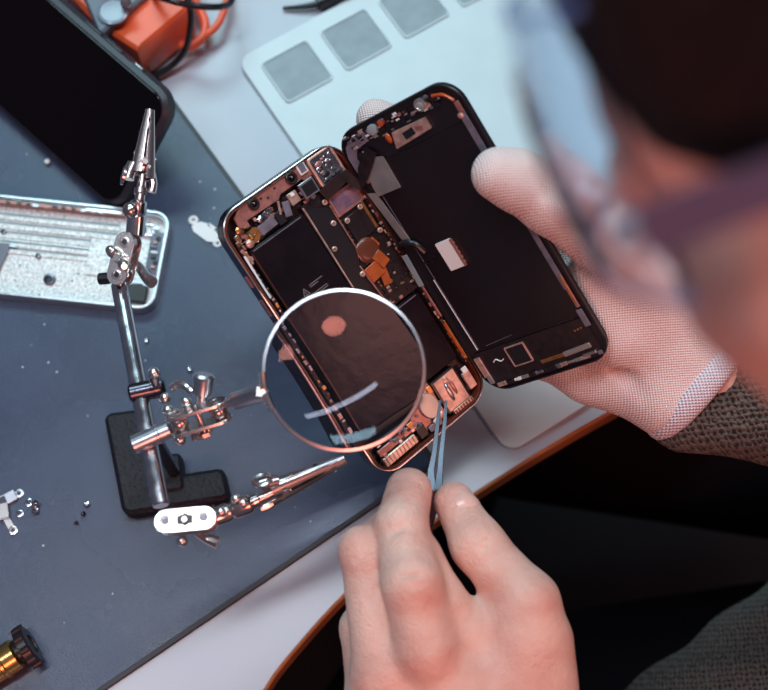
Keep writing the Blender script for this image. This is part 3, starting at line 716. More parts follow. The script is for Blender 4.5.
# top bracket with the two camera holes
g = G(); g.prism([(9, 134), (14, 132), (14, 135), (32, 134.5), (34, 136), (48, 136), (48, 143), (16, 143), (9.5, 139)][::1], -3, -1.6, 'copper', .25)
for x in (25, 28, 33): g.box((x, 140.5-random.random()*3, -1.55), (1.2, .8, .3), 'blk')
g.box((49.5, 137, -2.2), (5, 4, 1.2), 'copper', bev=.2)
tb = part('top_bracket', g)
for x, y, r in ((20.6, 139.4, 2.7), (42.2, 139.2, 2.9)):
    g = G(); g.lathe([(r, -3), (r, -.6), (r*.8, -.2), (r*.62, -.3), (r*.5, -1)], (x, y, 0), V((0, 0, 1)), 'blk', 24); g.ball((x, y, -1.1), r*.5, 'blkgloss', 12, (1, 1, .5)); g.ball((x+.3, y+.3, -.8), r*.18, 'rose', 8); part('sensor_barrel', g, tb)
g = G(); g.box((49, 140.2, -1.7), (4.4, 5.6, 2.4), 'bead', bev=.4); g.box((49, 140.2, -.4), (3, 4, .3), 'flexgrey', bev=.1); part('connector', g)
g = G(); g.box((47, 131, -2), (8.4, 7.6, 2.2), 'satin', bev=.4); g.box((47, 131, -.8), (6.4, 5.6, .4), 'blk', bev=.2); part('chip', g)
g = G(); g.box((38.5, 131.3, -2.4), (5, 5.6, 2), 'rose', bev=.4); g.box((38.5, 133, -1.2), (2, 1.6, .4), 'bead', bev=.2); part('connector', g)
g = G(); g.box((59.6, 134.6, -2.4), (13.5, 14, 3.8), 'foil', bev=1); g.ring(rrect(52.4, 127, 66.6, 142, 1.5, 6), rrect(53.6, 128.2, 65.4, 140.8, 1.2, 6), -3, .0, 'rose', .2)
for i in range(14): g.ball((59.6+random.uniform(-4.5, 4.5), 134.4+random.uniform(-5, 5), -.6), random.uniform(.7, 2.2), random.choice(['foil', 'foil', 'blk', 'satin', 'copper']), 8, (1.3, .8, .35))
part('camera_module', g)
g = G(); g.prism([(8, 124.5), (18, 125), (19, 129), (15, 131), (9, 130.5)], -4, -2.4, 'gold', .2); g.ball((11.5, 128, -2.3), 1.6, 'gold', 10); g.ball((9.5, 126, -2.1), 2.1, 'rose', 10, (1, 1, .6)); g.ball((9, 133, -3), 2, 'gold', 10, (1, 1.2, .5)); part('gold_flex', g)
g = G(); g.box((21, 128, -2.2), (9, 4.6, 1), 'flexgrey', rz=.05, bev=.2); g.box((28, 127.5, -2), (4, 6, .9), 'blk', bev=.2); g.box((33, 129, -1.9), (3.4, 7, .8), 'flexgrey', rz=-.3, bev=.2)
g.box((24, 132.6, -2.4), (7, 3, .9), 'foil', rz=.2, bev=.3); g.ball((20, 132, -2), 2.2, 'foil', 10, (1, .8, .5)); g.box((30, 131.5, -1.6), (1, 6, .6), 'rose', rz=-.4); part('grey_flex', g)
g = G()
for i in range(60):
    x, y = random.uniform(6, 50), random.uniform(125, 133.5); g.box((x, y, -3.2+random.random()*1.2), (random.uniform(.5, 3), random.uniform(.4, 2), random.uniform(.4, 1.4)), random.choice(['blk', 'copper', 'rose', 'foil', 'flexgrey', 'board', 'gold', 'umber']), rz=random.choice([0, 0, .3, -.4]), bev=.12)
for i in range(24): g.box((5.2+random.uniform(-1, 1.2), random.uniform(118, 134), -2.4), (random.uniform(.6, 2), random.uniform(.6, 2.4), 1.2), random.choice(['rose', 'copper', 'gold', 'blk']), bev=.15)
part('small_components', g)['kind'] = 'stuff'
# logic board
g = G(); g.prism([(39.4, 63), (69, 63), (69, 126), (39.4, 126)], -6.3, -3.2, 'board')
g.prism([(40.2, 64.5), (45.5, 64.5), (47.5, 88), (50.6, 92), (50.6, 119), (40.2, 124)], -3.3, -2.1, 'blk', .2)
g.box((39.6, 96, -2.4), (.8, 58, 1.4), 'rose', bev=.2); g.box((51.3, 106, -2.2), (.7, 26, 1.0), 'copper', bev=.2); g.box((48.9, 77, -2.2), (.8, 22, 1), 'copper', rz=.08, bev=.2)
lb = part('logic_board', g)
g = G(); g.box((59.6, 117, -2.4), (13.6, 8.4, 1.2), 'iris', bev=.4); g.ring(rrect(51.8, 112, 67.4, 122, 1, 4), rrect(53, 113.2, 66.2, 120.8, .8, 4), -3, -1.3, 'copper', .1); part('shield_window', g, lb)
g = G(); g.box((59.5, 103.5, -2.6), (12.5, 13, 1.4), 'board', bev=.4); g.box((65.4, 105, -1.6), (1.4, 14, .6), 'gold', bev=.2); part('shield', g, lb)
for x, y in ((48.1, 111.4), (41.8, 101.5), (63.6, 110.3), (46.9, 84.4), (54.5, 108.6), (42.5, 66), (66, 96), (50, 121.5), (66, 124.4)):
    g = G(); g.lathe([(1.35, -2.3), (1.35, -1.3), (1.0, -1.0), (.4, -1.1), (.35, -1.5)], (x, y, 0), V((0, 0, 1)), 'rose', 14); g.box((x, y, -1.05), (1.5, .25, .15), 'copper'); g.box((x, y, -1.05), (.25, 1.5, .15), 'copper'); part('screw', g, lb)
g = G(); g.lathe([(6, -3), (6, -1.6), (5.3, -1.1), (3, -.9)], (55.5, 91.8, 0), V((0, 0, 1)), 'umber', 28); part('coil', g, lb)
g = G(); g.box((52.6, 82, -1.6), (7.6, 7.4, .8), 'kapton', rz=.1, bev=.2); g.box((58.6, 85, -1.2), (5.4, 7.6, .6), 'kapton', rz=.3, bev=.2); g.box((56, 77, -2), (4, 8, .5), 'kapton', rz=-.2); g.box((60, 93, -1.5), (3, 5, .5), 'kapton', rz=.3); part('amber_film', g, lb)
g = G()
for i in range(70):
    x, y = random.uniform(50.5, 67), random.uniform(64, 100)
    if 48 < x < 63 and 77 < y < 98: continue
    g.box((x, y, -2.7), (random.uniform(.5, 2.4), random.uniform(.4, 1.4), random.uniform(.3, 1.4)), random.choice(['blk', 'copper', 'rose', 'gold', 'board', 'board', 'darksteel']), rz=random.choice([0, 0, .5]), bev=.1)
for i in range(26): g.box((51.6+random.random(), 64+i*2.1, -2.6), (.6, .9, 1), random.choice(['copper', 'gold', 'umber', 'blk']))
c_ = part('components', g, lb); c_['kind'] = 'stuff'
# left edge: antenna contacts
g = G(); g.box((4.4, 80, -3.4), (1.8, 96, 2.2), 'board', bev=.3)
for i in range(34): g.box((4.4+random.uniform(-.5, .5), 34+i*2.7+random.random(), -2.0), (random.uniform(.6, 1.5), random.uniform(.5, 2.2), .9), random.choice(['gold', 'rose', 'copper', 'satin', 'umber', 'blk']), bev=.1)
g.box((3.6, 112, -1.2), (1.0, 22, .6), 'bead', rz=-.02, bev=.2)
part('edge_flex', g)
# hinge side: gold and black flex
g = G(); g.box((68.2, 70, -2.6), (1.6, 104, 2.6), 'board', bev=.3)
for i in range(44): g.box((67.9+random.uniform(-.4, .7), 20+i*2.3+random.random(), -1.1), (random.uniform(.5, 1.6), random.uniform(.7, 2.4), .7), random.choice(['gold', 'gold', 'rose', 'copper', 'umber', 'blk']), bev=.1)
part('hinge_flex', g)
# bottom: speaker, taptic plate, connector
g = G(); g.prism([(47.4, 4.6), (60.4, 4.6), (60.4, 21.4), (47.4, 21.4)], -5, -1.6, 'rose', .4); g.ring(rrect(46.4, 3.8, 61.4, 22.4, 1.2, 4), rrect(47.4, 4.8, 60.4, 21.4, .6, 4), -5, -1.9, 'board', .1)
g.ball((52.5, 13, -1.5), 2.6, 'satin', 12, (.5, 2.0, .5)); g.ball((55.5, 14, -1.5), 2.0, 'copper', 12, (.5, 2.2, .5)); g.ball((54, 18.6, -1.4), 1.6, 'rose', 10, (1, 1.4, .5)); part('vibration_motor', g)
g = G(); g.prism([(40+5.2*math.cos(t)*1.0, 14.2+8*math.sin(t)*.85) for t in [2*PI*i/20 for i in range(20)]], -3.5, -1.2, 'mirror', .5); part('speaker', g)
g = G(); g.box((37, 14, -4), (18, 19, 2.4), 'copper', bev=.5); g.box((33, 20.6, -2.4), (6, 4, 1.4), 'rose', bev=.3); g.box((40, 22.6, -2.5), (5, 2.4, 1.6), 'rose', bev=.3); g.box((44.5, 20, -2.4), (2.6, 4, 1.6), 'gold', bev=.3); part('speaker_frame', g)
g = G(); g.box((16, 6, -3), (20, 4.6, 3.2), 'rose', bev=.5)
for i in range(9): g.box((8+i*2.05, 6, -1.2), (.8, 4.2, .7), 'mirror', bev=.2)
g.box((18, 11, -2.8), (24, 3.4, 1.6), 'copper', bev=.3); g.box((30, 6.5, -2.4), (5, 6, 2.4), 'blk', bev=.4)
for i in range(22): g.box((random.uniform(7, 33), random.uniform(9, 17), -1.9), (random.uniform(.8, 3.6), random.uniform(.6, 2.2), 1), random.choice(['rose', 'gold', 'copper', 'flexgrey', 'blk', 'satin']), bev=.15)
part('charging_port', g)
g = G(); g.box((20, 20.5, -2.6), (27, 4.4, 3.2), 'battery', bev=.4); part('bottom_cell', g)
g = G(); g.box((55, 3.4, -2.2), (12, 2.2, 2.2), 'rose', bev=.3)
for i in range(7): g.box((50+i*1.7, 3.4, -1.0), (.7, 1.8, .3), 'umber')
g.box((37.5, 4.6, -1.6), (8, 3, 1), 'flexgrey', bev=.4); g.box((40.5, 7, -1.2), (7, 1.6, .8), 'satin', rz=.2, bev=.3); g.box((64.6, 11.5, -2), (4.4, 9, 2), 'rose', bev=.5); g.box((65, 17, -1.4), (3, 3, 1), 'bead', bev=.3)
part('speaker_mesh', g)
# the folded-out screen: children of the same phone, placed in the screen's own frame
XD = (Matrix.Translation(OB) @ MB.to_4x4()).inverted() @ (Matrix.Translation(OD) @ MD.to_4x4())
def GD():
    g = G(); g.X = XD.copy(); return g
g = GD(); g.prism(rrect(0, 0, 71, Lb, 12, 10), -2.6, -.7, 'blk', .5); g.ring(rrect(0, 0, 71, Lb, 12, 10), rrect(1.3, 1.3, 69.7, Lb-1.3, 10.8, 10), -1.6, .5, 'blk', .4)
scr = part('screen_panel', g)
g = GD(); g.prism(rrect(7, 23.5, 65.5, 124, 1.5, 4), -.8, .0, 'panel', .1); g.box((7.2, 70, .1), (.3, 92, .15), 'flexgrey'); g.box((6.6, 44, .3), (.35, 40, .4), 'bead'); g.box((35, 23.2, .15), (54, .4, .2), 'darksteel'); g.box((20, 25, .1), (16, .25, .12), 'flexgrey', rz=.06); part('shield_plate', g, scr)
g = GD()
g.lathe([(2.9, -.6), (2.9, 1.2), (2.3, 1.4), (1.9, .9)], (50.7, 138.6, 0), V((0, 0, 1)), 'mirror', 24); g.ball((50.7, 138.6, .7), 1.9, 'recess', 14, (1, 1, .35)); part('camera_ring', g, scr)
g = GD(); g.lathe([(2.5, -.6), (2.5, 1.2), (1.4, 1.5)], (22.1, 138.6, 0), V((0, 0, 1)), 'recess', 24); part('sensor_disc', g, scr)
g = GD(); g.lathe([(1.6, -.6), (1.6, .9), (.8, 1.2)], (27.8, 139.6, 0), V((0, 0, 1)), 'kapton', 16); g.ball((27.2, 132, .5), 1.9, 'kapton', 12, (.8, 1.4, .5)); part('indicator', g, scr)
g = GD(); g.prism([(28.4, 126), (49.2, 127.4), (49.2, 133), (30.4, 133.6)], -.6, 1.3, 'rose', .3); g.box((38.5, 130, 1.4), (6, 3.4, .3), 'darksteel', rz=.1, bev=.1); g.box((44.5, 130, 1.35), (4, 2, .3), 'copper', rz=-.3); part('earpiece_speaker', g, scr)
g = GD()
g.prism([(2, 122), (6, 122), (6, 130), (9, 134), (17, 135), (17, 140), (10, 140), (4, 137), (2, 132)], -.6, .6, 'flexgrey', .1); g.box((10.5, 129, .4), (6, 6.5, .6), 'blk', bev=.2); g.ball((12, 131.4, 1), .8, 'bead', 10)
for i in range(40): g.box((random.uniform(4, 62), random.uniform(134.5, 141.2), .3), (random.uniform(.6, 3), random.uniform(.5, 1.8), random.uniform(.4, 1.3)), random.choice(['blk', 'blk', 'copper', 'flexgrey', 'rose', 'board', 'darksteel']), bev=.1)
for i in range(12): g.box((random.uniform(3, 9), random.uniform(118, 124), .3), (random.uniform(.6, 2), random.uniform(.5, 1.8), .9), random.choice(['bead', 'copper', 'rose', 'blk']), bev=.1)
for i in range(34): g.box((random.uniform(6, 60), random.uniform(134, 141.4), .6), (random.uniform(.5, 2.6), random.uniform(.3, 1.2), random.uniform(.5, 1.3)), random.choice(['satin', 'mirror', 'flexgrey', 'rose', 'bead']), bev=.1)
part('top_flex', g, scr)
g = GD(); g.prism([(5, 110.5), (19, 110), (19.6, 126), (15, 127.6), (6.6, 126)], .3, .9, 'mirror', .12); part('silver_tape', g, scr)
g = GD(); g.prism([(.8, 114), (4.8, 112.5), (7.4, 86), (4.2, 84)], .2, .8, 'mirror', .1); part('silver_tape', g, scr)
g = GD(); g.box((66.4, 116, .3), (3.2, 24, .6), 'flexgrey', bev=.2); g.box((66.4, 70, .2), (2.6, 66, .5), 'flexgrey', bev=.2); g.box((67, 130.5, .7), (2.4, 5, 1), 'copper', bev=.3); g.ball((65.6, 126.6, .8), 1.5, 'rose', 10, (1, 1, .6)); g.tube([(58, 139.6, .6), (63, 138, .6), (66.6, 133.6, .8)], .7, 'kapton'); part('side_flex', g, scr)
g = GD(); g.box((67, 36, .5), (1.8, 17, .8), 'copper', bev=.3); g.box((67.2, 37, 1), (.8, 13, .4), 'gold'); g.box((66.4, 22, .4), (3, 9, .8), 'flexgrey', bev=.3); part('copper_contact', g, scr)
g = GD(); g.box((22.8, 72.2, .8), (8.6, 14.6, 1.2), 'bead', bev=.3); g.box((27.4, 72, 1), (1.2, 14.4, 1.4), 'copper', bev=.2)
for i in range(5): g.box((28, 67+i*2.5, 1.2), (.8, 1, 1), 'rose')
part('flex_connector', g, scr)
g = GD(); g.tube([(18.4, 73.6, .6), (15, 74.5, .5), (11, 72, .5), (7, 73.6, .5)], .35, 'darksteel'); g.tube([(-1, 84, -1), (3, 86, 1.4), (9, 84, 1.6), (11, 78, .6)], 1.6, 'blk'); part('flex_lead', g, scr)
g = GD(); g.prism([(3, 4), (66, 4), (66, 22.4), (3, 22.4)], -.7, .3, 'board', .1)
g.box((26, 15.4, .7), (9.6, 9.4, .6), 'blk', bev=.2); g.ring(rrect(20.4, 10, 31.6, 20.8, .6, 3), rrect(21.2, 10.8, 30.8, 20, .4, 3), .2, 1.1, 'rose', .1)
g.box((35.5, 8, .5), (.1, .1, .1), 'gold'); g.box((41, 8.2, .5), (13, 1.9, .5), 'gold', bev=.2)
for i in range(3): g.box((59+i*1.8, 17.5+i*.2, .5), (.8, .8, .4), 'gold')
g.tube([(11, 15.6, .5), (13, 16.6, .5), (15, 15, .5), (17, 15.6, .5)], .3, 'bead')
part('driver_board', g, scr)
g = GD()
x = 6
while x < 64: w = random.uniform(1.2, 6); g.box((x+w/2, 3.9, .7), (w*.9, random.uniform(1.2, 2.6), random.uniform(.6, 1.4)), random.choice(['satin', 'rose', 'mirror', 'blk', 'flexgrey', 'darksteel', 'bead']), bev=.2); x += w
g.box((55, 8.6, .8), (15, 2.6, .9), 'mirror', rz=.04, bev=.3); g.box((3.8, 15, .8), (3.4, 11, 1), 'rose', bev=.3); g.box((4.4, 8, .9), (2.6, 5, 1), 'mirror', bev=.3); g.box((60, 5, .8), (7, 1.6, 1.2), 'satin', bev=.3)
part('bottom_clips', g, scr)
g = GD(); g.box((-1.6, 33, .2), (2, 22, 1), 'gold', bev=.3); g.box((-1.6, 33, .8), (1, 19, .4), 'kapton', bev=.1); g.box((-1.2, 58, .2), (1.4, 24, .8), 'copper', bev=.3); g.box((-.4, 72, .9), (3, 17, .5), 'recess', rz=-.06, bev=.2); part('gold_flex', g, scr)
# dark flat cable bridging the two halves
g = GD(); pts = []
Xb = lambda x, y, z: V((x, y, z)); inv = XD
pa = [V((50.5, 124.5, -.6)), V((58, 126, 1.5)), V((64, 126.4, 2.6)), XD@V((1, 119, 2.4)), XD@V((7, 124.2, 1.7)), XD@V((16, 131, 1.2))]
g.X = Matrix.Identity(4); k = g.mi('board'); rings = []
for i, p in enumerate(pa):
    t = (pa[min(5, i+1)]-pa[max(0, i-1)]).normalized(); nn = V((0, 0, 1)) if i < 3 else (XD.to_3x3()@V((0, 0, 1)))
    s_ = nn.cross(t).normalized(); nn = t.cross(s_); rings.append([g._v(p+s_*a+nn*b) for a, b in ((-3, 0), (3, 0), (3, .5), (-3, .5))])
g._loft(rings, k); part('bridge_cable', g)
# ------------------------------------------------------------------ tweezers
tip = P(441, 401, 84); tend = P(452, 640, 128)
tw = thing('tweezers', 'slim steel tweezers held by the bare fingers over the bottom of the opened phone', 'tweezers', tip)
def arm(pts, wid, nm):
    g = G(); k = g.mi('darksteel'); rings = []
    for i, p in enumerate(pts):
        t = (pts[min(len(pts)-1, i+1)]-pts[max(0, i-1)]).normalized(); s_ = t.cross(cam_n(p)).normalized(); n = s_.cross(t); w = wid[i]
        rings.append([g._v(p+s_*a*w+n*b) for a, b in ((-.5, -.7), (.5, -.7), (.62, 0), (.5, .7), (-.5, .7), (-.62, 0))])
    g._loft(rings, k); obj(nm, g, tw)
A1 = [P(440, 401, 84), P(438, 420, 87), P(434, 455, 93), P(431, 470, 95), P(431, 490, 98), P(424, 522, 92), P(408, 560, 88), P(400, 620, 86)]
A2 = [P(446, 401, 84), P(445, 420, 87), P(441, 455, 93), P(440, 470, 95), P(438, 490, 98), P(428, 522, 92), P(412, 560, 88), P(404, 620, 86)]
arm(A1, [1., 1.5, 2.0, 2.4, 4, 4.4, 4.6, 4.6], 'tine'); arm(A2, [1., 1.5, 2.0, 2.2, 3.4, 4.2, 4.6, 4.6], 'tine')
g = G(); g.ball(P(402, 622, 86), 3.0, 'darksteel'); obj('rear_joint', g, tw)
#@@PART_PERSON
# ================================================================== the person
pz = V((370, -80, -745))
pe = thing('person', 'person in dark knitted sweater and one white glove, leaning over the desk', 'person', pz)
def chain(Q, pts, k=2.):
    d = None
    for (a, ra), (b, rb) in zip(pts, pts[1:]):
        c = rc(Q, a, b, ra, rb); d = c if d is None else smin(d, c, k)
    return d
J = lambda px, py, z, r: (P(px, py, z), r)
BW = P(492, 765, 84)
IDX = [J(428, 652, 112, 13.2), J(412, 584, 127, 12.4), J(401, 528, 119, 11.2), J(409, 491, 109, 10.1)]
MID = [J(384, 676, 106, 12.5), J(366, 553, 112, 10.9), J(390, 532, 96, 9.8), J(415, 520, 84, 8.6)]
RNG = [J(376, 706, 96, 12), J(364, 628, 90, 10.2), J(386, 598, 74, 9.2), J(408, 580, 66, 8.2)]
PNK = [J(388, 735, 86, 11), J(380, 680, 72, 8.8), J(396, 650, 60, 8), J(414, 636, 56, 7.2)]
THB = [J(523, 640, 104, 14.5), J(527, 603, 110, 13.2), J(478, 545, 106, 11.2), J(454, 502, 99, 9.0)]
def bare(Q):
    d = chain(Q, IDX, 3)
    for c in (MID, RNG, PNK): d = smin(d, chain(Q, c, 3), 2.2)
    th = chain(Q, THB, 5)
    w = BW
    palm = rc(Q, w, THB[0][0], 24, 17)
    for b, r, rw in ((IDX[0][0], 13.5, 19), (MID[0][0], 13, 19), (RNG[0][0], 12.5, 18), (PNK[0][0], 12, 17)): palm = smin(palm, rc(Q, w+(b-w)*.15, b, rw, r), 9)
    palm = smin(palm, rc(Q, P(470, 690, 96), P(520, 690, 94), 20, 18), 12)
    palm = smin(palm, rc(Q, P(455, 650, 100), P(512, 660, 98), 12.5, 14), 8)
    palm = smin(palm, rc(Q, P(545, 640, 100), P(545, 700, 92), 11, 14), 10)
    d = smin(d, rc(Q, P(424, 556, 116), P(440, 604, 112), 8, 11), 5); palm = smin(palm, rc(Q, P(440, 604, 108), P(455, 632, 104), 11, 13), 8); palm = smin(palm, rc(Q, P(446, 630, 104), P(505, 632, 100), 11, 12), 8)
    palm = smin(palm, th, 7)
    d = smin(d, palm, 5)
    d = smin(d, rc(Q, P(421, 640, 122), P(424, 650, 121), 7.5, 8.5), 9)      # index knuckle
    d = smin(d, rc(Q, P(358, 546, 116), P(363, 556, 117), 6, 6), 6)
    # creases
    for a, b, r in ((P(386, 531, 131), P(404, 526, 131), .9), (P(388, 535, 131.5), P(403, 533, 131.5), .6), (P(484, 541, 118), P(497, 538, 112), .6), (P(481, 549, 118.4), P(492, 546, 116), .5), (P(389, 578, 139), P(420, 574, 139), .7), (P(392, 586, 140), P(424, 582, 140), .6), (P(394, 570, 138.5), P(416, 567, 138.5), .5), (P(352, 560, 123), P(372, 556, 123), .5), (P(474, 534, 118), P(488, 528, 114), .45)):
        d = smax(d, -rc(Q, a, b, r, r*.6), 1.5)
    for a, b in ((P(446, 624, 116), P(452, 636, 114)), (P(452, 612, 112), P(458, 628, 111))):
        d = smax(d, -rc(Q, a, b, .8, .5), 2)
    return d
vB, fB = nets(bare, (-45, -262, 25), (95, -75, 160), 1.25)
# gloved hand
GT = [J(668, 300, 102, 21), J(612, 240, 132, 17.5), J(552, 200, 154, 14.6), J(516, 180, 163, 12.8), J(498, 174, 167, 11.4)]
GI = [J(585, 262, 96, 14.5), J(512, 205, 112, 11.5), J(430, 143, 120, 10.4), J(376, 119, 126, 9.4)]
GM = [J(565, 300, 84, 14.5), J(480, 250, 82, 11), J(420, 230, 74, 10), J(385, 225, 72, 9.4)]
GR = [J(560, 335, 72, 14), J(490, 310, 58, 10.5), J(430, 305, 54, 9.6), J(395, 305, 54, 9)]
GP = [J(572, 362, 66, 12.5), J(520, 355, 50, 10), J(490, 348, 44, 9), J(470, 342, 42, 8.4)]
W1, W2 = P(704, 345, 80), P(668, 392, 76)
def glove(Q, off=0.):
    d = chain(Q, GI, 3)
    for c in (GM, GR, GP): d = smin(d, chain(Q, c, 3), 2.2)
    wc = (W1+W2)/2
    p = rc(Q, W1, W2, 19, 18.5)
    for b, r in (GI[0], GM[0], GR[0]): p = smin(p, rc(Q, wc, b, 19, r), 9)
    p = smin(p, rc(Q, W2, GP[0][0], 18, 12.5), 8)
    p = smin(p, rc(Q, P(640, 380, 72), P(590, 375, 66), 17, 14), 8)
    p = smin(p, rc(Q, P(672, 340, 90), P(640, 290, 100), 20, 18), 10)
    p = smin(p, rc(Q, P(620, 330, 96), P(590, 285, 108), 18, 14), 10)
    p = smin(p, chain(Q, GT, 4), 9)
    d = smin(d, p, 5)
    d = smin(d, rc(Q, P(563, 196, 164), P(566, 200, 163), 6.5, 6.5), 7)
    for a, b in ((P(566, 186, 172), P(580, 198, 166)), (P(584, 196, 168), P(598, 214, 158)), (P(540, 176, 178), P(548, 194, 172)), (P(604, 214, 156), P(622, 240, 150)), (P(610, 320, 96), P(690, 330, 104)), (P(600, 345, 88), P(640, 395, 92))):
        d = smax(d, -rc(Q, a, b, 2.4, 1.2), 7)
    return d-off
cax_ = (W2-W1).normalized()
fo = (P(740, 400, 76)-P(672, 356, 84)).normalized()              # forearm direction away from the hand
C0 = P(690, 371, 78)                                             # middle of the glove's open end
fo = (fo-cax_*fo.dot(cax_)).normalized(); upc = fo.cross(cax_).normalized()
if upc.z < 0: upc = -upc
def wristR(Q): # cut plane of the glove opening
    return (Q-np.array(C0+fo*4, np.float32))@np.array(fo, np.float32)
def gl(Q):
    d = glove(Q); b = rc(Q, (W1+W2)/2, C0+fo*14, 19, 20)
    e = rc(Q, W1, P(722, 355, 80), 17, 17); e2 = rc(Q, W2, P(682, 408, 76), 17, 17)
    d = smin(d, smin(b, smin(e, e2, 8), 8), 8)
    return smax(d, wristR(Q), 1.)
vG, fG = nets(gl, (-60, -125, 15), (225, 100, 200), 1.35)
def plan(vv, U, W): return np.stack([vv@np.array(U), vv@np.array(W), np.zeros(len(vv))], 1)
kG = plan(vG, fo, cax_)
M_['glove'] = knit('white_knit_glove', srgb(234, 214, 210), srgb(200, 166, 162), 0, 0, 1.6, 1.45, .5, .0011, thr=.5)
M_['cuff'] = knit('white_knit_cuff', srgb(236, 226, 234), srgb(176, 152, 162), 0, 0, 2.0, 1.8, .7, .0014, thr=.5)
M_['sweater'] = knit('dark_knit_sweater', srgb(114, 106, 99), srgb(38, 32, 31), 0, 0, 4.2, 3.4, .9, .0035, thr=.6, noise=.35)
# arms (body) : shoulder, elbow, wrist for both sides
SL, SR = V((345, -245, 240)), V((350, 120, 250))
EL = V((190, -372, 40)); ER = V((350, -60, 30))
WL, WR = BW, C0+fo*6
NB, NT = V((300, -60, 260)), V((235, -45, 345))                # neck
def armsdf(Q, off=0., hand=True):
    d = chain(Q, [(SL, 46+off), (EL, 36+off), (WL+(EL-WL)*.1, 24+off)], 14)
    d = smin(d, chain(Q, [(SR, 46+off), (ER, 38+off), (WR+(ER-WR)*.12, 25+off)], 14), 6)
    return d
HIP = V((420, -70, -245))
def torso(Q, off=0.):
    c = V((360, -65, 150)); d = rc(Q, SL+V((20, 40, -10)), SR+V((10, -40, -10)), 60+off, 60+off)
    for y in (-70, 60): d = smin(d, rc(Q, V((365, -65+y, 140)), HIP+V((0, y, 30)), 85+off, 95+off), 50)
    return d
def legs(Q, off=0.):
    d = None
    for y in (-95, 95):
        h = HIP+V((0, y, 0)); k = V((30, -70+y*1.3, -230)); a = V((60, -70+y*1.3, -680)); t = V((-60, -70+y*1.4, -715))
        c = smin(chain(Q, [(h, 95+off), (k, 66+off), (a, 44+off)], 20), rc(Q, a, t, 36+off, 26+off), 20)
        d = c if d is None else smin(d, c, 20)
    return d
# head frame
hF, hU = V((-.60, -.05, -.80)), V((-.45, .85, .28))
toW = lambda c: RX*c.x+UP*c.y-FW*c.z
hF = hF.normalized(); hU = (hU-hF*hU.dot(hF)).normalized(); hF, hU = toW(hF).normalized(), toW(hU).normalized(); hS = hU.cross(hF).normalized()   # S = the person's left
def camp(px, py, depth): return CAM+(RX*((px-384)/FPX)-UP*((py-345)/FPX)+FW)*depth
TEMPLE = camp(600, 229, 222)                                    # left temple hinge
HC = TEMPLE-hF*66-hS*70+hU*8
HM = np.array([[hF.x, hS.x, hU.x], [hF.y, hS.y, hU.y], [hF.z, hS.z, hU.z]])
H = lambda f, s, u: HC+hF*f+hS*s+hU*u
def head(Q):
    d = ell(Q, H(0, 0, 22), HM, (96, 76, 88))
    d = smin(d, ell(Q, H(38, 0, -40), HM, (52, 60, 72)), 16)
    d = smin(d, rc(Q, H(20, 0, -90), H(66, 0, -92), 46, 20), 18)          # jaw and chin
    for s in (1, -1):
        d = smin(d, rc(Q, H(70, s*14, 8), H(60, s*46, 4), 13, 13), 8)         # brow
        d = smin(d, rc(Q, H(62, s*40, -36), H(40, s*56, -30), 16, 14), 10)   # cheekbone
        d = smax(d, -rc(Q, H(96, s*31, -12), H(92, s*33, -12), 13, 13), 8)   # eye socket
        d = smin(d, ell(Q, H(81, s*31, -13), HM, (12, 13, 12)), 1.5)
        ear = smax(ell(Q, H(-8, s*78, -18), HM, (17, 7, 30)), -ell(Q, H(-4, s*86, -14), HM, (10, 6, 19)), 2)
        d = smin(d, ear, 3)
    d = smin(d, rc(Q, H(92, 0, -6), H(108, 0, -42), 7, 9.5), 7)
    for s in (1, -1): d = smin(d, rc(Q, H(99, s*9, -46), H(96, s*10, -46), 6.5, 6), 5)
    d = smin(d, rc(Q, H(86, -17, -72), H(86, 17, -72), 6, 6), 7); d = smin(d, rc(Q, H(84, -14, -82), H(84, 14, -82), 7, 7), 7)
    d = smax(d, -rc(Q, H(93, -20, -77), H(93, 20, -77), 1.5, 1.5), 2)
    d = smin(d, rc(Q, H(-18, 0, -40), H(-16, 0, -76), 44, 46), 18)
    return d
def bodyAll(Q):
    d = smin(smin(torso(Q, -22), armsdf(Q, -14), 6), legs(Q, -20), 6)
    d = smin(d, rc(Q, H(-25, 0, -78), V((330, -65, 275)), 48, 58), 20)
    return d
hb_ = [HC+V((-150, -150, -170)), HC+V((170, 150, 150))]
vH, fH = nets(head, hb_[0], hb_[1], 3.0)
vT, fT = nets(bodyAll, (-140, -460, -760), (540, 300, 640), 10)
vI, fI = nets(lambda Q: glove(Q, -2.6), (-60, -125, 15), (225, 100, 200), 3.2)
vA, fA = nets(lambda Q: smin(rc(Q, C0-fo*20, WR+(ER-WR)*.3, 20, 26), rc(Q, W2, WR, 16, 20), 6), (80, -140, 0), (330, 60, 140), 4)
vA2, fA2 = nets(lambda Q: rc(Q, BW+(BW-P(470, 700, 92))*.1, WL+(EL-WL)*.35, 25, 28), (-20, -380, 0), (180, -150, 150), 4)
body = meshobj('body', [(vB, fB, 0, None), (vI, fI, 0, None), (vA, fA, 0, None), (vA2, fA2, 0, None), (vH, fH, 0, None), (vT, fT, 0, None)], ['skin'], pe, 2)
meshobj('knit_glove', [(vG, fG, 0, kG)], ['glove'], pe, 2)['label'] = 'white knitted work glove'
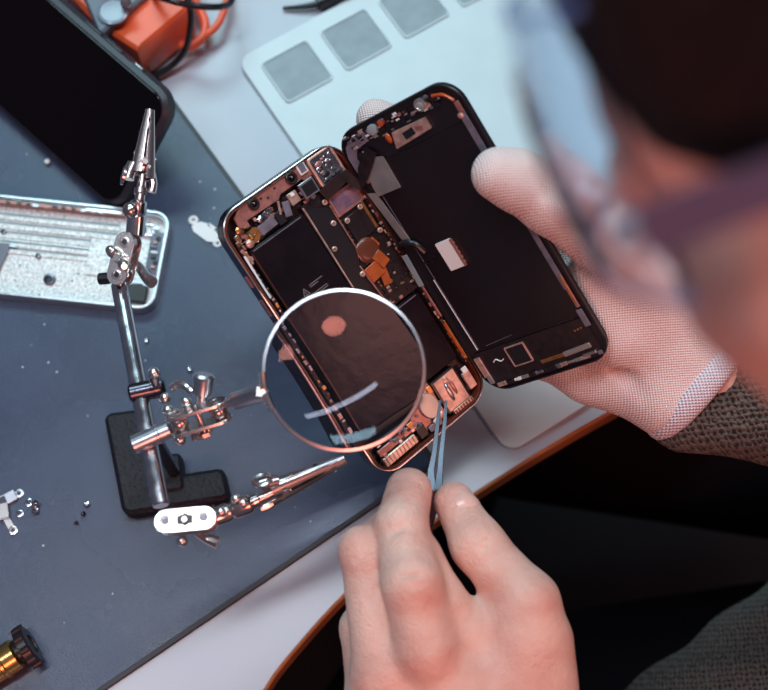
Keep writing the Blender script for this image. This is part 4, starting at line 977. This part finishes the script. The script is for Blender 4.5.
# rolled cuff
g = G(); k = g.mi('cuff'); rings = []; N = 64; cuffk = []
hw, hh = 32, 23
for i in range(N):
    t = 2*PI*i/N; c = C0+fo*5+cax_*hw*math.cos(t)+upc*hh*math.sin(t); rad = (cax_*math.cos(t)/hw+upc*math.sin(t)/hh).normalized()
    rings.append([c+rad*3.9*math.cos(q)+fo*6.2*math.sin(q) for q in [2*PI*j/14 for j in range(14)]])
Cv = np.array([[*p] for r in rings for p in r]); Cf = []
for i in range(N):
    for j in range(14): Cf.append([i*14+j, i*14+(j+1) % 14, ((i+1) % N)*14+(j+1) % 14, ((i+1) % N)*14+j])
meshobj('glove_cuff', [(Cv, np.array(Cf)[:, ::-1], 0, plan(Cv, fo, cax_))], ['cuff'], pe, 0)
g.bm.free()
# sweater: sleeves + torso
def sleeves(Q):
    a = chain(Q, [(SL, 54), (EL, 45), (WL+(EL-WL)*.22, 33)], 14)
    s1 = ER+(WR-ER)*1.0
    b = chain(Q, [(SR, 54), (ER, 46), (C0+fo*6-upc*5, 24)], 14)
    b = smin(b, rc(Q, C0+fo*10+cax_*14-upc*3, ER, 21, 44), 8); b = smin(b, rc(Q, C0+fo*10-cax_*14-upc*3, ER, 21, 44), 8)
    b = smax(b, -((Q-np.array(C0+fo*5, np.float32))@np.array(fo, np.float32)), 2)
    d = smin(a, b, 6)
    t = smax(torso(Q, 6), -(Q[..., 2]+260), 6)
    d = smin(d, t, 20)
    d = smin(d, rc(Q, V((292, -62, 290)), V((335, -65, 240)), 56, 66), 20)
    d = smin(d, rc(Q, V((142, -285, -120)), V((400, -112, -100)), 96, 104), 16)
    # folds
    d = d+1.6*np.sin(Q[..., 0]*.06+Q[..., 1]*.11+1.5*np.sin(Q[..., 2]*.05))
    return d
vS, fS = nets(sleeves, (20, -460, -280), (530, 230, 320), 4.5)
kS = np.stack([vS@np.array(V((.77, -.55, .3)).normalized()), vS@np.array(V((.5, .75, .4)).normalized()), vS[:, 2]*.3], 1)
meshobj('sweater', [(vS, fS, 0, kS)], ['sweater'], pe, 2)
vL, fL = nets(lambda Q: legs(Q, 6), (-140, -460, -760), (560, 300, -100), 9)
meshobj('trousers', [(vL, fL, 0, None)], ['trouser'], pe, 2)
# hair
def hair(Q):
    d = ell(Q, H(-6, 0, 28), HM, (101, 83, 95))
    q = (Q-np.array(HC, np.float32))@HM.astype(np.float32)
    f, s, u = q[..., 0], np.abs(q[..., 1]), q[..., 2]
    cut = np.maximum(f-(84+.2*(u-40)), (.14*f-10)-u)
    sb = np.maximum(np.abs(f-6)-13, np.maximum(-30-u, u-30))    # sideburn
    d = smin(d, ell(Q, H(-34, 0, -26), HM, (72, 76, 66)), 10)
    cut = np.minimum(cut, sb); back = np.maximum(f+16, -92-u); cut = np.minimum(cut, back)
    d = smax(d, cut.astype(np.float32), 5)
    return d+.9*np.sin(s*.35+f*.12)*np.sin(f*.2)
vR, fR = nets(hair, hb_[0], hb_[1], 3.0)
meshobj('hair', [(vR, fR, 0, None)], ['hair'], pe, 1)
for s in (1, -1):
    g = G(); g.ball(H(86.5, s*31, -13), 8.2, 'eye'); g.ball(H(94.0, s*31, -14), 2.6, 'blk'); obj('eye', g, pe)
    g = G(); g.tube([H(90, s*14, 6), H(86, s*28, 10), H(76, s*42, 7)], 2.2, 'hair', 8); obj('eyebrow', g, pe)
# thumb nail and index nail
def nail(c, d, n, L, w):
    d = V(d).normalized(); n = V(n); n = (n-d*n.dot(d)).normalized(); s_ = n.cross(d)
    g = G(); k = g.mi('nail'); g.X = Matrix.Translation(c) @ Matrix((d, s_, n)).transposed().to_4x4(); rows = []
    for z0 in (0, .6):
        for i in range(7):
            x = -L/2+L*i/6; ww = w/2*(1-.35*abs((i-3)/3)**3)
            rows.append([g._v((x, ww*q, z0-.85*(q*q)*w/4-.03*x*x)) for q in (-1, -.66, -.33, 0, .33, .66, 1)])
    for r in range(6):
        for q in range(6): g._f([rows[r][q], rows[r+1][q], rows[r+1][q+1], rows[r][q+1]], k); g._f([rows[7+r][q], rows[7+r][q+1], rows[8+r][q+1], rows[8+r][q]], k)
    for r in range(6):
        g._f([rows[r][0], rows[7+r][0], rows[8+r][0], rows[r+1][0]], k); g._f([rows[r][6], rows[r+1][6], rows[8+r][6], rows[7+r][6]], k)
    for q in range(6): g._f([rows[0][q], rows[0][q+1], rows[7][q+1], rows[7][q]], k); g._f([rows[6][q], rows[13][q], rows[13][q+1], rows[6][q+1]], k)
    g.X = Matrix.Identity(4); obj('fingernail', g, pe)
tn = V((.5, .08, .85)).normalized(); tc_ = THB[3][0]+(THB[2][0]-THB[3][0])*.12
nail(tc_+tn*10.6, THB[3][0]-THB[2][0], tn, 13, 12.5)
# ------------------------------------------------------------------ safety glasses
gs = thing('safety_glasses', 'clear safety glasses with blue rim and violet side arm worn by the person', 'glasses', H(95, 0, -5))
g = G(); k = g.mi('goggle'); rows = []
for z0 in (0, 1.2):
    for i in range(25):
        a = math.radians(-78+156*i/24); row = []
        for j in range(9):
            uu = 36-50*j/8 ; R_ = 78+z0-.0006*0; bul = 1-(abs(uu)/60)**2*.4
            row.append(g._v(H(30+(R_*bul)*math.cos(a)*1.03, (R_+2)*math.sin(a)*.98, uu-6)))
        rows.append(row)
for r in range(24):
    for q in range(8): g._f([rows[r][q], rows[r+1][q], rows[r+1][q+1], rows[r][q+1]], k); g._f([rows[25+r][q], rows[25+r][q+1], rows[26+r][q+1], rows[26+r][q]], k)
for q in range(8): g._f([rows[0][q], rows[0][q+1], rows[25][q+1], rows[25][q]], k); g._f([rows[24][q], rows[49][q], rows[49][q+1], rows[24][q+1]], k)
for r in range(24):
    g._f([rows[r][0], rows[25+r][0], rows[26+r][0], rows[r+1][0]], k); g._f([rows[r][8], rows[r+1][8], rows[26+r][8], rows[25+r][8]], k)
obj('lens', g, gs)
def rimline(uu): 
    bul = 1-(abs(uu)/60)**2*.4
    return [H(30+79*bul*math.cos(a)*1.03, 80.5*math.sin(a)*.98, uu-6) for a in [math.radians(-78+156*i/24) for i in range(25)]]
g = G(); g.tube(rimline(36), 0.7, 'bluerim', 8, sm=1); g.tube(rimline(-14), .7, 'bluerim', 8, sm=1); obj('rim', g, gs)
for s in (1, -1):
    g = G(); g.box((0, 0, 0), (1, 1, 1), 'temple'); g.bm.free(); g = G(); g.mats = []; k = g.mi('temple'); rings = []
    for f, u, hgt in ((46, -5, 4), (20, -1, 3.6), (-10, 1, 3.2), (-30, -4, 3), (-46, -22, 3)):
        rings.append([g._v(H(f, s*(81+a), u+b*hgt)) for a, b in ((-1.4, -1), (1.4, -1), (1.4, 1), (-1.4, 1))])
    g._loft(rings, k); obj('temple_arm', g, gs)
    g = G(); g.ball(H(50, s*80, -5), 3.4, 'clear', 12, (1, 1, 1)); obj('hinge', g, gs)
#@@PART_LIGHT
# ================================================================== camera, lights, world
cd = bpy.data.cameras.new('camera'); cam = bpy.data.objects.new('camera', cd); C.objects.link(cam)
cd.sensor_width = 36; cd.lens = FPX*36/768; cd.clip_start = .02; cd.clip_end = 20
cam.location = CAM*S; cam.rotation_euler = (TILT, 0, 0)
cd.dof.use_dof = True; cd.dof.focus_distance = .606; cd.dof.aperture_fstop = 7.5
bpy.context.scene.camera = cam
def area(name, loc, target, sx, sy, power, col, spread=None):
    l = bpy.data.lights.new(name, 'AREA'); l.shape = 'RECTANGLE'; l.size = sx; l.size_y = sy; l.energy = power; l.color = col
    if spread: l.spread = math.radians(spread)
    o = bpy.data.objects.new(name, l); C.objects.link(o); o.location = loc
    o.rotation_euler = (V(target)-V(loc)).to_track_quat('-Z', 'Y').to_euler(); return o
L1 = area('ceiling_tube_lamp', (.03, .22, 1.6), (.05, 0, 0), 1.8, .11, 20, (.84, .92, 1.0))
L1.rotation_euler = (0, 0, math.radians(28))
area('window_light', (-.22, .82, 1.05), (-.08, .2, 0), .75, .30, 8.5, (.58, .93, 1.0))
def disc(name, loc, target, size, power, col):
    l = bpy.data.lights.new(name, 'AREA'); l.shape = 'DISK'; l.size = size; l.energy = power; l.color = col
    o = bpy.data.objects.new(name, l); C.objects.link(o); o.location = loc; o.rotation_euler = (V(target)-V(loc)).to_track_quat('-Z', 'Y').to_euler()
disc('warm_lamp', (.1, -.9, .8), (0, -.05, .05), .32, 4.8, (1.0, .30, .2))
disc('rose_fill_light', (.80, -.48, .80), (0, 0, .1), .30, 3.0, (1.0, .40, .28))  # unseen source, added to put rosy glints on the opened phone
w = bpy.data.worlds.new('world'); bpy.context.scene.world = w; w.use_nodes = True
w.node_tree.nodes['Background'].inputs[0].default_value = (.28, .28, .37, 1); w.node_tree.nodes['Background'].inputs[1].default_value = .32
vs = bpy.context.scene.view_settings; vs.view_transform = 'Standard'; vs.look = 'None'; vs.exposure = -.12; vs.gamma = 1; vs.use_curve_mapping = False
